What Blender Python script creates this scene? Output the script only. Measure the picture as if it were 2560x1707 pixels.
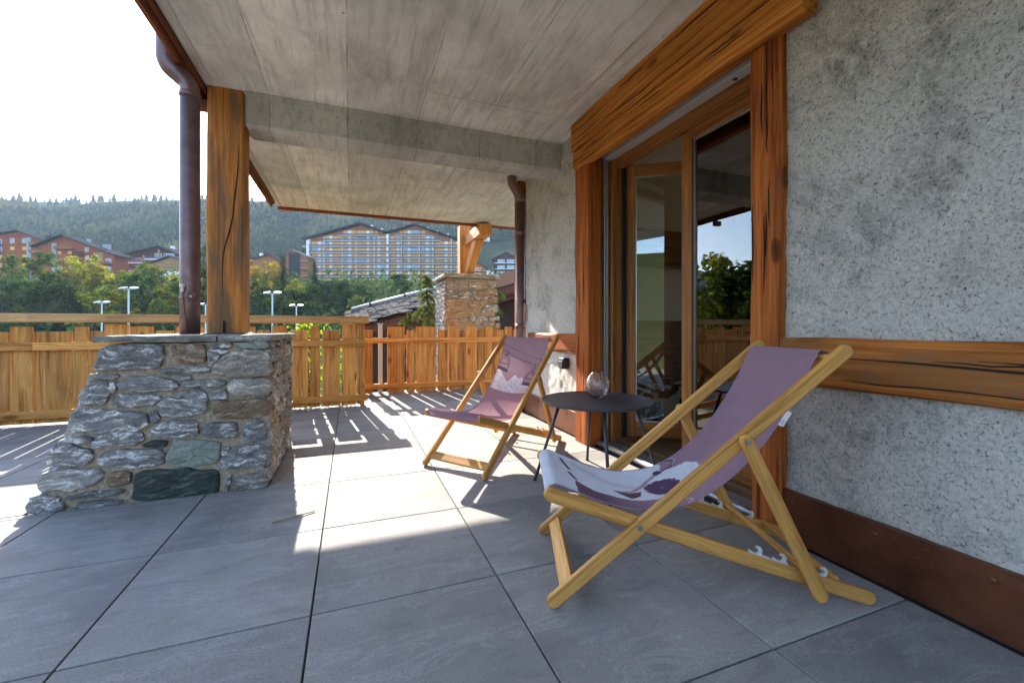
import bpy, bmesh, math, random
import numpy as np
from mathutils import Vector, Matrix, noise

# ------------------------------------------------------------------ camera, sky, sun, exposure
scene = bpy.context.scene
for o in list(bpy.data.objects):
    bpy.data.objects.remove(o)
YAW = 0.3628                      # the house wall runs 20.8 degrees left of the view axis
cam_data = bpy.data.cameras.new('camera')
cam_data.sensor_width = 36.0
cam_data.lens = 14.95
cam_data.shift_y = -0.0133
cam_data.clip_start = 0.02
cam_data.clip_end = 6000
cam = bpy.data.objects.new('camera', cam_data)
scene.collection.objects.link(cam)
cam.location = (0, 0, 0.879)
cam.rotation_euler = (math.pi / 2, 0, -YAW)
scene.camera = cam

SUN_EL, SUN_AZ = math.radians(28.4), math.radians(-7.4)   # azimuth from +Y towards +X
world = bpy.data.worlds.new('World')
scene.world = world
world.use_nodes = True
wt = world.node_tree
sky = wt.nodes.new('ShaderNodeTexSky')
sky.sky_type = 'NISHITA'
sky.sun_disc = False
sky.sun_elevation = SUN_EL
sky.sun_rotation = SUN_AZ
sky.altitude = 900
sky.air_density = 1.0
sky.dust_density = 1.6
sky.ozone_density = 1.0
bg = wt.nodes['Background']
bg.inputs['Strength'].default_value = 0.116
wt.links.new(sky.outputs[0], bg.inputs['Color'])

sun_data = bpy.data.lights.new('sun', 'SUN')
sun_data.energy = 3.35
sun_data.angle = math.radians(0.5)
sun_data.color = (1.0, 0.93, 0.82)
sun = bpy.data.objects.new('sun', sun_data)
scene.collection.objects.link(sun)
sdir = Vector((math.sin(SUN_AZ) * math.cos(SUN_EL), math.cos(SUN_AZ) * math.cos(SUN_EL), math.sin(SUN_EL)))
sun.rotation_euler = sdir.to_track_quat('Z', 'Y').to_euler()
sun.location = (-8, 40, 30)

vs = scene.view_settings
vs.view_transform = 'Standard'
vs.look = 'None'
vs.gamma = 1.0
vs.use_curve_mapping = False
vs.exposure = 2.9
scene.cycles.use_denoising = True
scene.cycles.max_bounces = 8
scene.cycles.diffuse_bounces = 4
scene.cycles.glossy_bounces = 4
scene.cycles.transmission_bounces = 8
scene.cycles.transparent_max_bounces = 8
scene.cycles.volume_bounces = 0
scene.cycles.caustics_reflective = False
scene.cycles.caustics_refractive = False

RND = random.Random(11)
COL = scene.collection
I4 = Matrix.Identity(4)


# ------------------------------------------------------------------ object helpers
def mesh_obj(name, verts, faces, mat=None, parent=None, world=None, smooth=False, mesh=None):
    if mesh is None:
        mesh = bpy.data.meshes.new(name)
        mesh.from_pydata([tuple(v) for v in verts], [], faces)
        if mat is not None:
            mesh.materials.append(mat)
        if smooth:
            mesh.polygons.foreach_set('use_smooth', [True] * len(mesh.polygons))
        mesh.update()
    o = bpy.data.objects.new(name, mesh)
    COL.objects.link(o)
    o.matrix_basis = world if world is not None else I4
    if parent is not None:
        attach(o, parent)
    return o


def attach(o, parent):
    o.parent = parent
    if parent.type == 'EMPTY' and parent.parent is None:
        o.matrix_parent_inverse = parent.matrix_basis.inverted()
    else:
        o.matrix_parent_inverse = WORLD_OF(parent).inverted()


def WORLD_OF(o):
    if o.parent is None:
        return o.matrix_basis.copy()
    return WORLD_OF(o.parent) @ o.matrix_parent_inverse @ o.matrix_basis


def thing(name, label, cat, loc=(0, 0, 0), rz=0.0, group=None):
    o = bpy.data.objects.new(name, None)
    o.empty_display_size = 0.1
    COL.objects.link(o)
    o.matrix_basis = Matrix.Translation(loc) @ Matrix.Rotation(rz, 4, 'Z')
    tag(o, label, cat, group)
    return o


def tag(o, label=None, cat=None, group=None, kind=None):
    if label: o['label'] = label
    if cat: o['category'] = cat
    if group: o['group'] = group
    if kind: o['kind'] = kind
    return o


def basis(x, y, z, o):
    m = Matrix.Identity(4)
    for i, a in enumerate((x, y, z)):
        for r in range(3):
            m[r][i] = a[r]
    for r in range(3):
        m[r][3] = o[r]
    return m


def along(p0, p1, up=(0, 0, 1)):
    """frame with X from p0 to p1, origin in the middle; returns matrix and length"""
    p0, p1 = Vector(p0), Vector(p1)
    x = (p1 - p0)
    L = x.length
    x.normalize()
    up = Vector(up)
    if abs(x.dot(up)) > 0.98:
        up = Vector((0, 1, 0))
    y = up.cross(x).normalized()
    z = x.cross(y)
    return basis(x, y, z, (p0 + p1) / 2), L


# ------------------------------------------------------------------ raw geometry (verts, faces)
class G:
    def __init__(s):
        s.v, s.f = [], []

    def add(s, v, f, m=None):
        n = len(s.v)
        s.v += [m @ Vector(p) for p in v] if m is not None else [Vector(p) for p in v]
        s.f += [[i + n for i in q] for q in f]
        return s

    def box(s, x0, x1, y0, y1, z0, z1, m=None):
        v = [(x, y, z) for x in (x0, x1) for y in (y0, y1) for z in (z0, z1)]
        f = [(0, 1, 3, 2), (4, 6, 7, 5), (0, 4, 5, 1), (2, 3, 7, 6), (0, 2, 6, 4), (1, 5, 7, 3)]
        return s.add(v, f, m)

    def cbox(s, x0, x1, y0, y1, z0, z1, c=0.004, m=None):
        """box with chamfered edges"""
        v, f = cham_box(x0, x1, y0, y1, z0, z1, c)
        return s.add(v, f, m)

    def tube(s, path, r, n=12, cap=True, m=None):
        path = [Vector(p) for p in path]
        rs = r if isinstance(r, (list, tuple)) else [r] * len(path)
        rings, f = [], []
        prev = None
        for i, p in enumerate(path):
            d = (path[min(i + 1, len(path) - 1)] - path[max(i - 1, 0)]).normalized()
            if prev is None:
                a = Vector((1, 0, 0)) if abs(d.x) < 0.9 else Vector((0, 1, 0))
                a = (a - d * a.dot(d)).normalized()
            else:
                a = (prev - d * prev.dot(d)).normalized()
            prev = a
            b = d.cross(a)
            rings.append([p + (a * math.cos(2 * math.pi * k / n) + b * math.sin(2 * math.pi * k / n)) * rs[i] for k in range(n)])
        v = [q for ring in rings for q in ring]
        for i in range(len(path) - 1):
            for k in range(n):
                f.append((i * n + k, i * n + (k + 1) % n, (i + 1) * n + (k + 1) % n, (i + 1) * n + k))
        if cap:
            f.append(list(range(n))[::-1])
            f.append([(len(path) - 1) * n + k for k in range(n)])
        return s.add(v, f, m)

    def lathe(s, prof, n=32, m=None):
        v, f = [], []
        for (r, z) in prof:
            v += [(r * math.cos(2 * math.pi * k / n), r * math.sin(2 * math.pi * k / n), z) for k in range(n)]
        for i in range(len(prof) - 1):
            for k in range(n):
                f.append((i * n + k, i * n + (k + 1) % n, (i + 1) * n + (k + 1) % n, (i + 1) * n + k))
        if prof[0][0] > 1e-6: f.append(list(range(n))[::-1])
        if prof[-1][0] > 1e-6: f.append([(len(prof) - 1) * n + k for k in range(n)])
        return s.add(v, f, m)

    def prism(s, poly, d0, d1, m=None):
        """poly of (x,z), extruded along y from d0 to d1"""
        n = len(poly)
        v = [(x, d0, z) for x, z in poly] + [(x, d1, z) for x, z in poly]
        f = [list(range(n)), list(range(n, 2 * n))[::-1]]
        for k in range(n):
            f.append((k, k + n, (k + 1) % n + n, (k + 1) % n))
        return s.add(v, f, m)

    def obj(s, name, mat, parent=None, world=None, smooth=False):
        o = mesh_obj(name, s.v, s.f, mat, parent, world, smooth)
        if smooth == 'auto':
            pass
        return o


def cham_box(x0, x1, y0, y1, z0, z1, c):
    c = min(c, (x1 - x0) * .4, (y1 - y0) * .4, (z1 - z0) * .4)
    v, idx = [], {}
    for ix in (0, 1):
        for iy in (0, 1):
            for iz in (0, 1):
                X, Y, Z = (x0, x1)[ix], (y0, y1)[iy], (z0, z1)[iz]
                sx, sy, sz = (c, -c)[ix], (c, -c)[iy], (c, -c)[iz]
                for a, p in (('x', (X, Y + sy, Z + sz)), ('y', (X + sx, Y, Z + sz)), ('z', (X + sx, Y + sy, Z))):
                    idx[ix, iy, iz, a] = len(v)
                    v.append(p)
    f = []
    def q(*k): f.append([idx[t] for t in k])
    for i in (0, 1):
        r = (lambda l: l) if i else (lambda l: l[::-1])
        q(*r([(i, 0, 0, 'x'), (i, 1, 0, 'x'), (i, 1, 1, 'x'), (i, 0, 1, 'x')]))
        q(*r([(0, i, 0, 'y'), (0, i, 1, 'y'), (1, i, 1, 'y'), (1, i, 0, 'y')]))
        q(*r([(0, 0, i, 'z'), (1, 0, i, 'z'), (1, 1, i, 'z'), (0, 1, i, 'z')]))
    for i in (0, 1):
        for j in (0, 1):
            q((i, j, 0, 'x'), (i, j, 1, 'x'), (i, j, 1, 'y'), (i, j, 0, 'y'))
            q((i, 0, j, 'x'), (i, 1, j, 'x'), (i, 1, j, 'z'), (i, 0, j, 'z'))
            q((0, i, j, 'y'), (1, i, j, 'y'), (1, i, j, 'z'), (0, i, j, 'z'))
    for i in (0, 1):
        for j in (0, 1):
            for k in (0, 1):
                q((i, j, k, 'x'), (i, j, k, 'y'), (i, j, k, 'z'))
    return v, f


def fix_normals(o):
    bm = bmesh.new()
    bm.from_mesh(o.data)
    bmesh.ops.recalc_face_normals(bm, faces=bm.faces)
    bm.to_mesh(o.data)
    bm.free()
    return o


def timber_geo(L, h, t, seg=6, jit=0.0, c=0.006, seed=0):
    """squared timber along local X, chamfered, its edges wandering by jit"""
    r = random.Random(seed)
    cs = [(-t / 2 + c, -h / 2), (t / 2 - c, -h / 2), (t / 2, -h / 2 + c), (t / 2, h / 2 - c), (t / 2 - c, h / 2), (-t / 2 + c, h / 2), (-t / 2, h / 2 - c), (-t / 2, -h / 2 + c)]
    v, f = [], []
    off = r.random() * 100
    for i in range(seg + 1):
        x = -L / 2 + L * i / seg
        for k, (y, z) in enumerate(cs):
            e = k // 2
            dy = jit * noise.noise(Vector((x * 2.3 + off, e * 7.3, 0.5)))
            dz = jit * noise.noise(Vector((x * 2.3 + off, e * 7.3, 9.5)))
            ch = 1 if 0 < i < seg else 0.985
            v.append((x, y * ch + dy, z * ch + dz))
    n = 8
    for i in range(seg):
        for k in range(n):
            f.append((i * n + k, i * n + (k + 1) % n, (i + 1) * n + (k + 1) % n, (i + 1) * n + k))
    f.append(list(range(n))[::-1])
    f.append([seg * n + k for k in range(n)])
    return v, f


_seed = [0]
def timber(name, p0, p1, h, t, mat, parent=None, up=(0, 0, 1), seg=5, jit=0.0, c=0.005):
    _seed[0] += 1
    m, L = along(p0, p1, up)
    v, f = timber_geo(L, h, t, seg, jit, c, _seed[0])
    return mesh_obj(name, v, f, mat, parent, m)


def board(name, x0, x1, y0, y1, z0, z1, mat, parent=None, axis='z', jit=0.0, c=0.004, seg=4):
    """axis-aligned board with its grain (local X) along the given axis"""
    mx, my, mz = (x0 + x1) / 2, (y0 + y1) / 2, (z0 + z1) / 2
    if axis == 'z':
        return timber(name, (mx, my, z0), (mx, my, z1), y1 - y0, x1 - x0, mat, parent, (0, 1, 0), seg, jit, c)
    if axis == 'x':
        return timber(name, (x0, my, mz), (x1, my, mz), z1 - z0, y1 - y0, mat, parent, (0, 0, 1), seg, jit, c)
    return timber(name, (mx, y0, mz), (mx, y1, mz), z1 - z0, x1 - x0, mat, parent, (0, 0, 1), seg, jit, c)


# ------------------------------------------------------------------ material helpers
class NB:
    def __init__(s, name):
        s.mat = bpy.data.materials.new(name)
        s.mat.use_nodes = True
        s.nt = s.mat.node_tree
        s.out = s.nt.nodes['Material Output']
        s.b = s.nt.nodes['Principled BSDF']

    def n(s, t, ins=None, **props):
        nd = s.nt.nodes.new('ShaderNode' + t)
        for k, v in props.items():
            setattr(nd, k, v)
        for k, v in (ins or {}).items():
            s.put(nd.inputs[k], v)
        return nd

    def put(s, sock, v):
        if isinstance(v, bpy.types.NodeSocket):
            s.nt.links.new(v, sock)
        elif isinstance(v, (tuple, list)) and len(v) == 3 and sock.type == 'RGBA':
            sock.default_value = (*v, 1)
        else:
            sock.default_value = v

    def set(s, **kw):
        for k, v in kw.items():
            s.put(s.b.inputs[k.replace('_', ' ')], v)
        return s

    def obj_coord(s, scale=(1, 1, 1), rand=True, which='Object'):
        tc = s.n('TexCoord')
        vec = tc.outputs[which]
        if rand:
            oi = s.n('ObjectInfo')
            mul = s.n('VectorMath', {0: oi.outputs['Random'], 1: (37.0, 91.0, 53.0)}, operation='MULTIPLY')
            vec = s.n('VectorMath', {0: vec, 1: mul.outputs[0]}, operation='ADD').outputs[0]
        return s.n('VectorMath', {0: vec, 1: scale}, operation='MULTIPLY').outputs[0]

    def noise(s, vec, scale, detail=4, rough=0.55, dist=0.0):
        return s.n('TexNoise', {'Vector': vec, 'Scale': scale, 'Detail': detail, 'Roughness': rough, 'Distortion': dist}).outputs['Fac']

    def ramp(s, fac, stops, interp='LINEAR'):
        nd = s.n('ValToRGB', {0: fac})
        cr = nd.color_ramp
        cr.interpolation = interp
        while len(cr.elements) > len(stops):
            cr.elements.remove(cr.elements[-1])
        while len(cr.elements) < len(stops):
            cr.elements.new(0.5)
        for e, (p, c) in zip(cr.elements, stops):
            e.position = p
            e.color = (*c, 1) if isinstance(c, (tuple, list)) else (c, c, c, 1)
        return nd.outputs[0]

    def mix(s, fac, a, b, mode='MIX'):
        nd = s.n('Mix', data_type='RGBA', blend_type=mode)
        s.put(nd.inputs[0], fac)
        s.put(nd.inputs[6], a)
        s.put(nd.inputs[7], b)
        return nd.outputs[2]

    def math(s, op, a, b=0.0):
        return s.n('Math', {0: a, 1: b}, operation=op).outputs[0]

    def bump(s, h, strength=0.3, dist=0.01, normal=None):
        ins = {'Height': h, 'Strength': strength, 'Distance': dist}
        if normal is not None:
            ins['Normal'] = normal
        nd = s.n('Bump', ins)
        s.nt.links.new(nd.outputs[0], s.b.inputs['Normal'])
        return nd.outputs[0]


def plain(name, col, rough=0.6, metal=0.0, var=0.0, scale=8.0, bump=0.0, **kw):
    m = NB(name)
    if name.startswith('far_'): m.b.inputs['Specular IOR Level'].default_value = 0.0
    if var > 0:
        v = m.obj_coord()
        n1 = m.noise(v, scale, 5)
        c = m.ramp(n1, [(0.25, tuple(x * (1 - var) for x in col)), (0.75, tuple(min(1, x * (1 + var)) for x in col))])
        m.set(Base_Color=c)
        if bump: m.bump(n1, bump, 0.005)
    else:
        m.set(Base_Color=col)
    m.set(Roughness=rough, Metallic=metal, **kw)
    return m.mat


def wood(name, dark, mid, light, rough=0.55, grain=1.0, knots=0.35, stain=None, bump=0.25, vary=0.25, weather=0.0, spec=0.22, wave=0.085):
    """sawn timber, grain along local X"""
    m = NB(name)
    v = m.obj_coord((1, 1, 1))
    wob = m.noise(m.n('VectorMath', {0: v, 1: (1.4, 5.0, 5.0)}, operation='MULTIPLY').outputs[0], 1.0, 2)
    wob = m.math('MULTIPLY', wob, wave)
    wv = m.n('VectorMath', {0: v, 1: m.n('CombineXYZ', {1: wob, 2: wob}).outputs[0]}, operation='ADD').outputs[0]
    g1 = m.noise(m.n('VectorMath', {0: wv, 1: (0.55, 20.0 * grain, 20.0 * grain)}, operation='MULTIPLY').outputs[0], 1.6, 4, 0.6)
    g2 = m.noise(m.n('VectorMath', {0: wv, 1: (2.0, 110 * grain, 110 * grain)}, operation='MULTIPLY').outputs[0], 1.2, 3, 0.6)
    big = m.noise(m.n('VectorMath', {0: v, 1: (0.9, 3.5, 3.5)}, operation='MULTIPLY').outputs[0], 1.5, 3)
    c = m.ramp(g1, [(0.32, dark), (0.46, mid), (0.70, light)])
    c = m.mix(m.ramp(g2, [(0.42, 0.0), (0.75, 0.55)]), c, tuple(x * 0.45 for x in dark), 'MIX')
    # tone drifts along and between boards
    oi = m.n('ObjectInfo').outputs['Random']
    tone = m.math('ADD', m.math('MULTIPLY', m.math('SUBTRACT', big, 0.5), 0.9), m.math('MULTIPLY', m.math('SUBTRACT', oi, 0.5), 2 * vary))
    hsv = m.n('HueSaturation', {'Hue': 0.5, 'Saturation': 1.0, 'Value': m.math('ADD', tone, 1.0), 'Color': c})
    c = hsv.outputs[0]
    # knots
    kv = m.n('VectorMath', {0: wv, 1: (3.2, 8.0, 8.0)}, operation='MULTIPLY').outputs[0]
    vor = m.n('TexVoronoi', {'Vector': kv, 'Scale': 1.0, 'Randomness': 1.0})
    k = m.ramp(vor.outputs['Distance'], [(0.05, 1.0), (0.15, 0.75), (0.19, 0.15), (0.34, 0.0)])
    sel = m.ramp(m.n('SeparateColor', {0: vor.outputs['Color']}).outputs[0], [(1 - knots, 0.0), (1 - knots + 0.02, 1.0)])
    kf = m.math('MULTIPLY', k, sel)
    c = m.mix(m.math('MULTIPLY', kf, 0.8), c, tuple(x * 0.35 for x in dark))
    if stain is not None:
        sn = m.noise(m.n('VectorMath', {0: v, 1: (1.3, 9.0, 9.0)}, operation='MULTIPLY').outputs[0], 1.3, 5, 0.6)
        c = m.mix(m.ramp(sn, [(0.46, 0.0), (0.60, 0.85)]), c, stain)
    if weather:
        wn = m.noise(v, 14, 5, 0.65)
        c = m.mix(m.math('MULTIPLY', m.ramp(wn, [(0.5, 0.0), (0.75, 1.0)]), weather), c, (0.16, 0.13, 0.10))
    m.set(Base_Color=c, Roughness=m.ramp(g2, [(0.2, rough - 0.05), (0.8, rough + 0.2)]))
    m.b.inputs['Specular IOR Level'].default_value = spec
    hgt = m.math('ADD', m.math('MULTIPLY', g1, 0.7), m.math('ADD', m.math('MULTIPLY', g2, 0.4), m.math('MULTIPLY', kf, -0.6)))
    m.bump(hgt, bump, 0.006)
    return m.mat


# ------------------------------------------------------------------ materials
def mat_tile():
    m = NB('porcelain_tile')
    v = m.obj_coord()
    big = m.noise(v, 2.2, 5, 0.6, 0.6)
    vein = m.noise(m.n('VectorMath', {0: v, 1: (1.0, 3.4, 1.0)}, operation='MULTIPLY').outputs[0], 3.0, 8, 0.68, 1.2)
    fine = m.noise(v, 160, 3, 0.7)
    c = m.ramp(big, [(0.32, (0.19, 0.178, 0.165)), (0.5, (0.25, 0.232, 0.212)), (0.68, (0.30, 0.278, 0.252))])
    c = m.mix(m.ramp(vein, [(0.54, 0.0), (0.58, 0.32), (0.62, 0.0)]), c, (0.42, 0.40, 0.375))
    c = m.mix(m.ramp(vein, [(0.36, 0.35), (0.43, 0.0)]), c, (0.14, 0.133, 0.128))
    c = m.mix(m.math('MULTIPLY', m.ramp(fine, [(0.36, 1.0), (0.52, 0.0)]), 0.45), c, (0.125, 0.118, 0.112))
    oi = m.n('ObjectInfo').outputs['Random']
    c = m.n('HueSaturation', {'Value': m.math('ADD', 0.86, m.math('MULTIPLY', oi, 0.28)), 'Color': c}).outputs[0]
    m.set(Base_Color=c, Roughness=m.ramp(big, [(0.2, 0.62), (0.8, 0.75)]))
    m.b.inputs['Specular IOR Level'].default_value = 0.06
    m.bump(m.math('ADD', m.math('MULTIPLY', fine, 0.25), m.math('MULTIPLY', vein, 0.5)), 0.15, 0.003)
    return m.mat


def mat_concrete(name='board_marked_concrete', k=1.0):
    m = NB(name)
    tc = m.n('TexCoord').outputs['Object']
    sep = m.n('SeparateXYZ', {0: tc})
    x, y = sep.outputs[0], sep.outputs[1]
    def mul(a): return m.n('VectorMath', {0: tc, 1: a}, operation='MULTIPLY').outputs[0]
    # formwork boards 0.5 m wide running along Y, staggered cross joints every 2 m
    grain = m.noise(mul((18, 1.2, 8)), 1.5, 5, 0.65, 0.4)
    grain2 = m.noise(mul((90, 5, 30)), 1.2, 3, 0.6)
    cloud = m.math('ADD', m.math('MULTIPLY', m.noise(tc, 1.3, 6, 0.62, 0.5), 0.6), m.math('MULTIPLY', m.noise(mul((2.2, 0.8, 1)), 4.5, 7, 0.72, 0.8), 0.4))
    col_id = m.math('FLOOR', m.math('DIVIDE', m.math('ADD', x, 10.02), 0.5))
    tone = m.n('TexWhiteNoise', {'W': col_id}, noise_dimensions='1D').outputs['Value']
    fx = m.math('FRACT', m.math('DIVIDE', m.math('ADD', x, 10.02), 0.5))
    jx = m.math('LESS_THAN', m.math('ABSOLUTE', m.math('SUBTRACT', fx, 0.5)), 0.494)
    jx = m.math('SUBTRACT', 1.0, jx)
    yo = m.math('ADD', y, m.math('MULTIPLY', m.math('FLOOR', m.math('MULTIPLY', col_id, 0.34)), 0.73))
    fy = m.math('FRACT', m.math('DIVIDE', m.math('ADD', yo, 20.0), 2.0))
    jy = m.math('SUBTRACT', 1.0, m.math('LESS_THAN', m.math('ABSOLUTE', m.math('SUBTRACT', fy, 0.5)), 0.4984))
    brk = m.ramp(m.noise(tc, 5, 3), [(0.42, 0.25), (0.56, 1.0)])
    joint = m.math('MULTIPLY', m.math('MAXIMUM', jx, jy), brk)
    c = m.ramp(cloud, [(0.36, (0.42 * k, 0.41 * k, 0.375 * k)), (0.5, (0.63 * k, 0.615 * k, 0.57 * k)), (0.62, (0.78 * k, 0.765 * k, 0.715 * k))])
    c = m.n('HueSaturation', {'Value': m.math('ADD', 0.88, m.math('MULTIPLY', tone, 0.24)), 'Color': c}).outputs[0]
    c = m.mix(m.math('MULTIPLY', m.ramp(grain, [(0.36, 1.0), (0.50, 0.0)]), 0.45), c, (0.30 * k, 0.292 * k, 0.265 * k))
    c = m.mix(m.math('MULTIPLY', m.ramp(grain2, [(0.55, 0.0), (0.75, 1.0)]), 0.35), c, (0.74, 0.71, 0.64))
    pit = m.n('TexVoronoi', {'Vector': tc, 'Scale': 9.0})
    psel = m.ramp(m.n('SeparateColor', {0: pit.outputs['Color']}).outputs[1], [(0.8, 0.0), (0.81, 1.0)])
    pf = m.math('MULTIPLY', m.ramp(pit.outputs['Distance'], [(0.05, 1.0), (0.09, 0.0)]), psel)
    c = m.mix(m.math('MULTIPLY', pf, 0.7), c, (0.14, 0.13, 0.11))
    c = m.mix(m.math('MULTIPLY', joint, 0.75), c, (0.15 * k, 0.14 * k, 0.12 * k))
    m.set(Base_Color=c, Roughness=0.85)
    h = m.math('ADD', m.math('MULTIPLY', grain, 0.5), m.math('ADD', m.math('MULTIPLY', joint, -1.2), m.math('MULTIPLY', pf, -1.0)))
    m.bump(h, 0.35, 0.006)
    return m.mat


def mat_stucco():
    m = NB('roughcast_render')
    tc = m.n('TexCoord').outputs['Object']
    n1 = m.noise(tc, 70, 8, 0.78, 0.0)
    n2 = m.noise(tc, 105, 5, 0.75)
    cloud = m.noise(tc, 2.3, 6, 0.65, 1.2)
    mid = m.noise(tc, 22, 6, 0.72, 0.2)
    wash = m.noise(tc, 0.9, 4, 0.6)
    c = m.ramp(n1, [(0.33, (0.20, 0.183, 0.155)), (0.42, (0.58, 0.535, 0.465)), (0.58, (0.73, 0.675, 0.59)), (0.72, (0.82, 0.765, 0.675))])
    c = m.n('HueSaturation', {'Value': m.math('ADD', 0.72, m.math('MULTIPLY', wash, 0.56)), 'Color': c}).outputs[0]
    dirt = m.math('MULTIPLY', m.ramp(cloud, [(0.46, 0.0), (0.68, 1.0)]), m.ramp(mid, [(0.38, 0.05), (0.55, 0.9)]))
    c = m.mix(m.math('MULTIPLY', dirt, 0.75), c, (0.15, 0.14, 0.127))
    pit = m.math('MULTIPLY', m.ramp(n2, [(0.36, 1.0), (0.44, 0.0)]), m.ramp(mid, [(0.4, 0.5), (0.6, 1.0)]))
    c = m.mix(m.math('MULTIPLY', pit, 0.95), c, (0.06, 0.058, 0.055))
    m.set(Base_Color=c, Roughness=0.95)
    m.b.inputs['Specular IOR Level'].default_value = 0.1
    h = m.math('ADD', m.math('MULTIPLY', n1, 1.3), m.math('ADD', m.math('MULTIPLY', pit, -0.7), m.math('MULTIPLY', mid, 1.2)))
    m.bump(h, 0.7, 0.016)
    return m.mat


def mat_stone(name, a, b, vein, rust=None, veins=1.0, spec=0.3):
    m = NB(name)
    v = m.obj_coord((1, 1, 1))
    w = m.noise(v, 7, 4)
    vv = m.n('VectorMath', {0: v, 1: m.n('CombineXYZ', {0: m.math('MULTIPLY', w, 0.05), 2: m.math('MULTIPLY', w, 0.14)}).outputs[0]}, operation='ADD').outputs[0]
    band = m.noise(m.n('VectorMath', {0: vv, 1: (9, 12, 46)}, operation='MULTIPLY').outputs[0], 1.2, 6, 0.68, 0.4)
    sp = m.noise(v, 75, 5, 0.7)
    c = m.ramp(band, [(0.3, a), (0.55, b), (0.72, tuple(min(1, x * 1.35) for x in b))])
    c = m.mix(m.math('MULTIPLY', m.ramp(band, [(0.53, 0.0), (0.60, 1.0)]), m.math('MULTIPLY', m.ramp(sp, [(0.40, 0.15), (0.52, 1.0)]), 0.95 * veins)), c, vein)
    c = m.mix(m.math('MULTIPLY', m.ramp(sp, [(0.3, 1.0), (0.44, 0.0)]), 0.65), c, tuple(x * 0.3 for x in a))
    c = m.mix(m.math('MULTIPLY', m.ramp(sp, [(0.6, 0.0), (0.72, 1.0)]), 0.5 * veins), c, vein)
    if rust is not None:
        rn = m.noise(v, 13, 4, 0.6, 0.5)
        c = m.mix(m.ramp(rn, [(0.46, 0.0), (0.6, 0.9)]), c, rust)
    oi = m.n('ObjectInfo').outputs['Random']
    c = m.n('HueSaturation', {'Value': m.math('ADD', 0.75, m.math('MULTIPLY', oi, 0.5)), 'Color': c}).outputs[0]
    m.set(Base_Color=c, Roughness=0.85)
    m.b.inputs['Specular IOR Level'].default_value = spec
    m.bump(m.math('ADD', m.math('MULTIPLY', band, 1.2), m.math('MULTIPLY', sp, 0.6)), 0.85, 0.012)
    return m.mat


def mat_glass(name, tint=(0.86, 0.9, 0.88), refl=1.0):
    m = NB(name)
    fr = m.n('Fresnel', {'IOR': 1.62})
    fac = m.math('MINIMUM', m.math('MULTIPLY', fr.outputs[0], refl), 1.0)
    tr = m.n('BsdfTransparent', {'Color': tint})
    gl = m.n('BsdfGlossy', {'Color': (1, 1, 1), 'Roughness': 0.0})
    mx = m.n('MixShader', {0: fac, 1: tr.outputs[0], 2: gl.outputs[0]})
    m.nt.links.new(mx.outputs[0], m.out.inputs[0])
    return m.mat


def mat_leaf(name, a, b, trans=0.45, autumn=None):
    m = NB(name)
    isl = m.n('NewGeometry').outputs['Random Per Island']
    oi = m.n('ObjectInfo').outputs['Random']
    c = m.ramp(isl, [(0.0, a), (0.6, b), (1.0, tuple(min(1, x * 1.3) for x in b))])
    if autumn is not None:
        n1 = m.noise(m.n('TexCoord').outputs['Object'], 0.35, 3)
        c = m.mix(m.ramp(n1, [(0.45, 0.0), (0.62, 0.8)]), c, autumn)
    c = m.n('HueSaturation', {'Hue': m.math('ADD', 0.485, m.math('MULTIPLY', oi, 0.03)), 'Value': m.math('ADD', 0.8, m.math('MULTIPLY', oi, 0.4)), 'Color': c}).outputs[0]
    d = m.n('BsdfDiffuse', {'Color': c})
    t = m.n('BsdfTranslucent', {'Color': m.mix(1.0, c, (1.0, 1.05, 0.55), 'MULTIPLY')})
    mx = m.n('MixShader', {0: trans, 1: d.outputs[0], 2: t.outputs[0]})
    m.nt.links.new(mx.outputs[0], m.out.inputs[0])
    return m.mat


W_RAIL = wood('larch_railing', (0.32, 0.115, 0.02), (0.6, 0.265, 0.06), (0.74, 0.39, 0.115), knots=0.34, vary=0.22, bump=0.2)
W_RAIL2 = wood('larch_railing_redder', (0.26, 0.085, 0.018), (0.5, 0.21, 0.052), (0.66, 0.33, 0.1), knots=0.34, vary=0.24, bump=0.2)
W_HAND = wood('larch_handrail', (0.4, 0.2, 0.07), (0.58, 0.32, 0.12), (0.68, 0.42, 0.19), knots=0.04, vary=0.08, bump=0.12)
W_POST = wood('weathered_larch_post', (0.15, 0.055, 0.016), (0.48, 0.185, 0.036), (0.64, 0.28, 0.062), knots=0.25, stain=(0.17, 0.11, 0.062), vary=0.05, grain=1.5, wave=0.04)
W_OLD = wood('old_red_larch', (0.09, 0.02, 0.005), (0.36, 0.09, 0.016), (0.52, 0.165, 0.035), knots=0.35, bump=0.6, vary=0.15, weather=0.25, spec=0.1, grain=1.7, wave=0.03)
W_LINT = wood('old_amber_larch', (0.18, 0.05, 0.008), (0.52, 0.175, 0.025), (0.68, 0.28, 0.055), knots=0.32, bump=0.45, vary=0.12, weather=0.3, spec=0.12, grain=1.7, wave=0.03)
W_FRAME = wood('stained_door_frame', (0.180, 0.063, 0.018), (0.306, 0.122, 0.032), (0.432, 0.180, 0.050), rough=0.42, knots=0.06, bump=0.12, vary=0.08)
W_EAVE = wood('red_brown_eave', (0.11, 0.032, 0.013), (0.19, 0.056, 0.022), (0.27, 0.085, 0.032), knots=0.08, vary=0.1)
W_BEAM = wood('new_larch_beam', (0.374, 0.143, 0.031), (0.517, 0.220, 0.053), (0.638, 0.319, 0.099), knots=0.06, vary=0.08)
W_BEECH = wood('oiled_beech', (0.4, 0.175, 0.038), (0.6, 0.285, 0.068), (0.68, 0.365, 0.105), rough=0.42, grain=1.6, knots=0.0, bump=0.05, vary=0.05)
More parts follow.
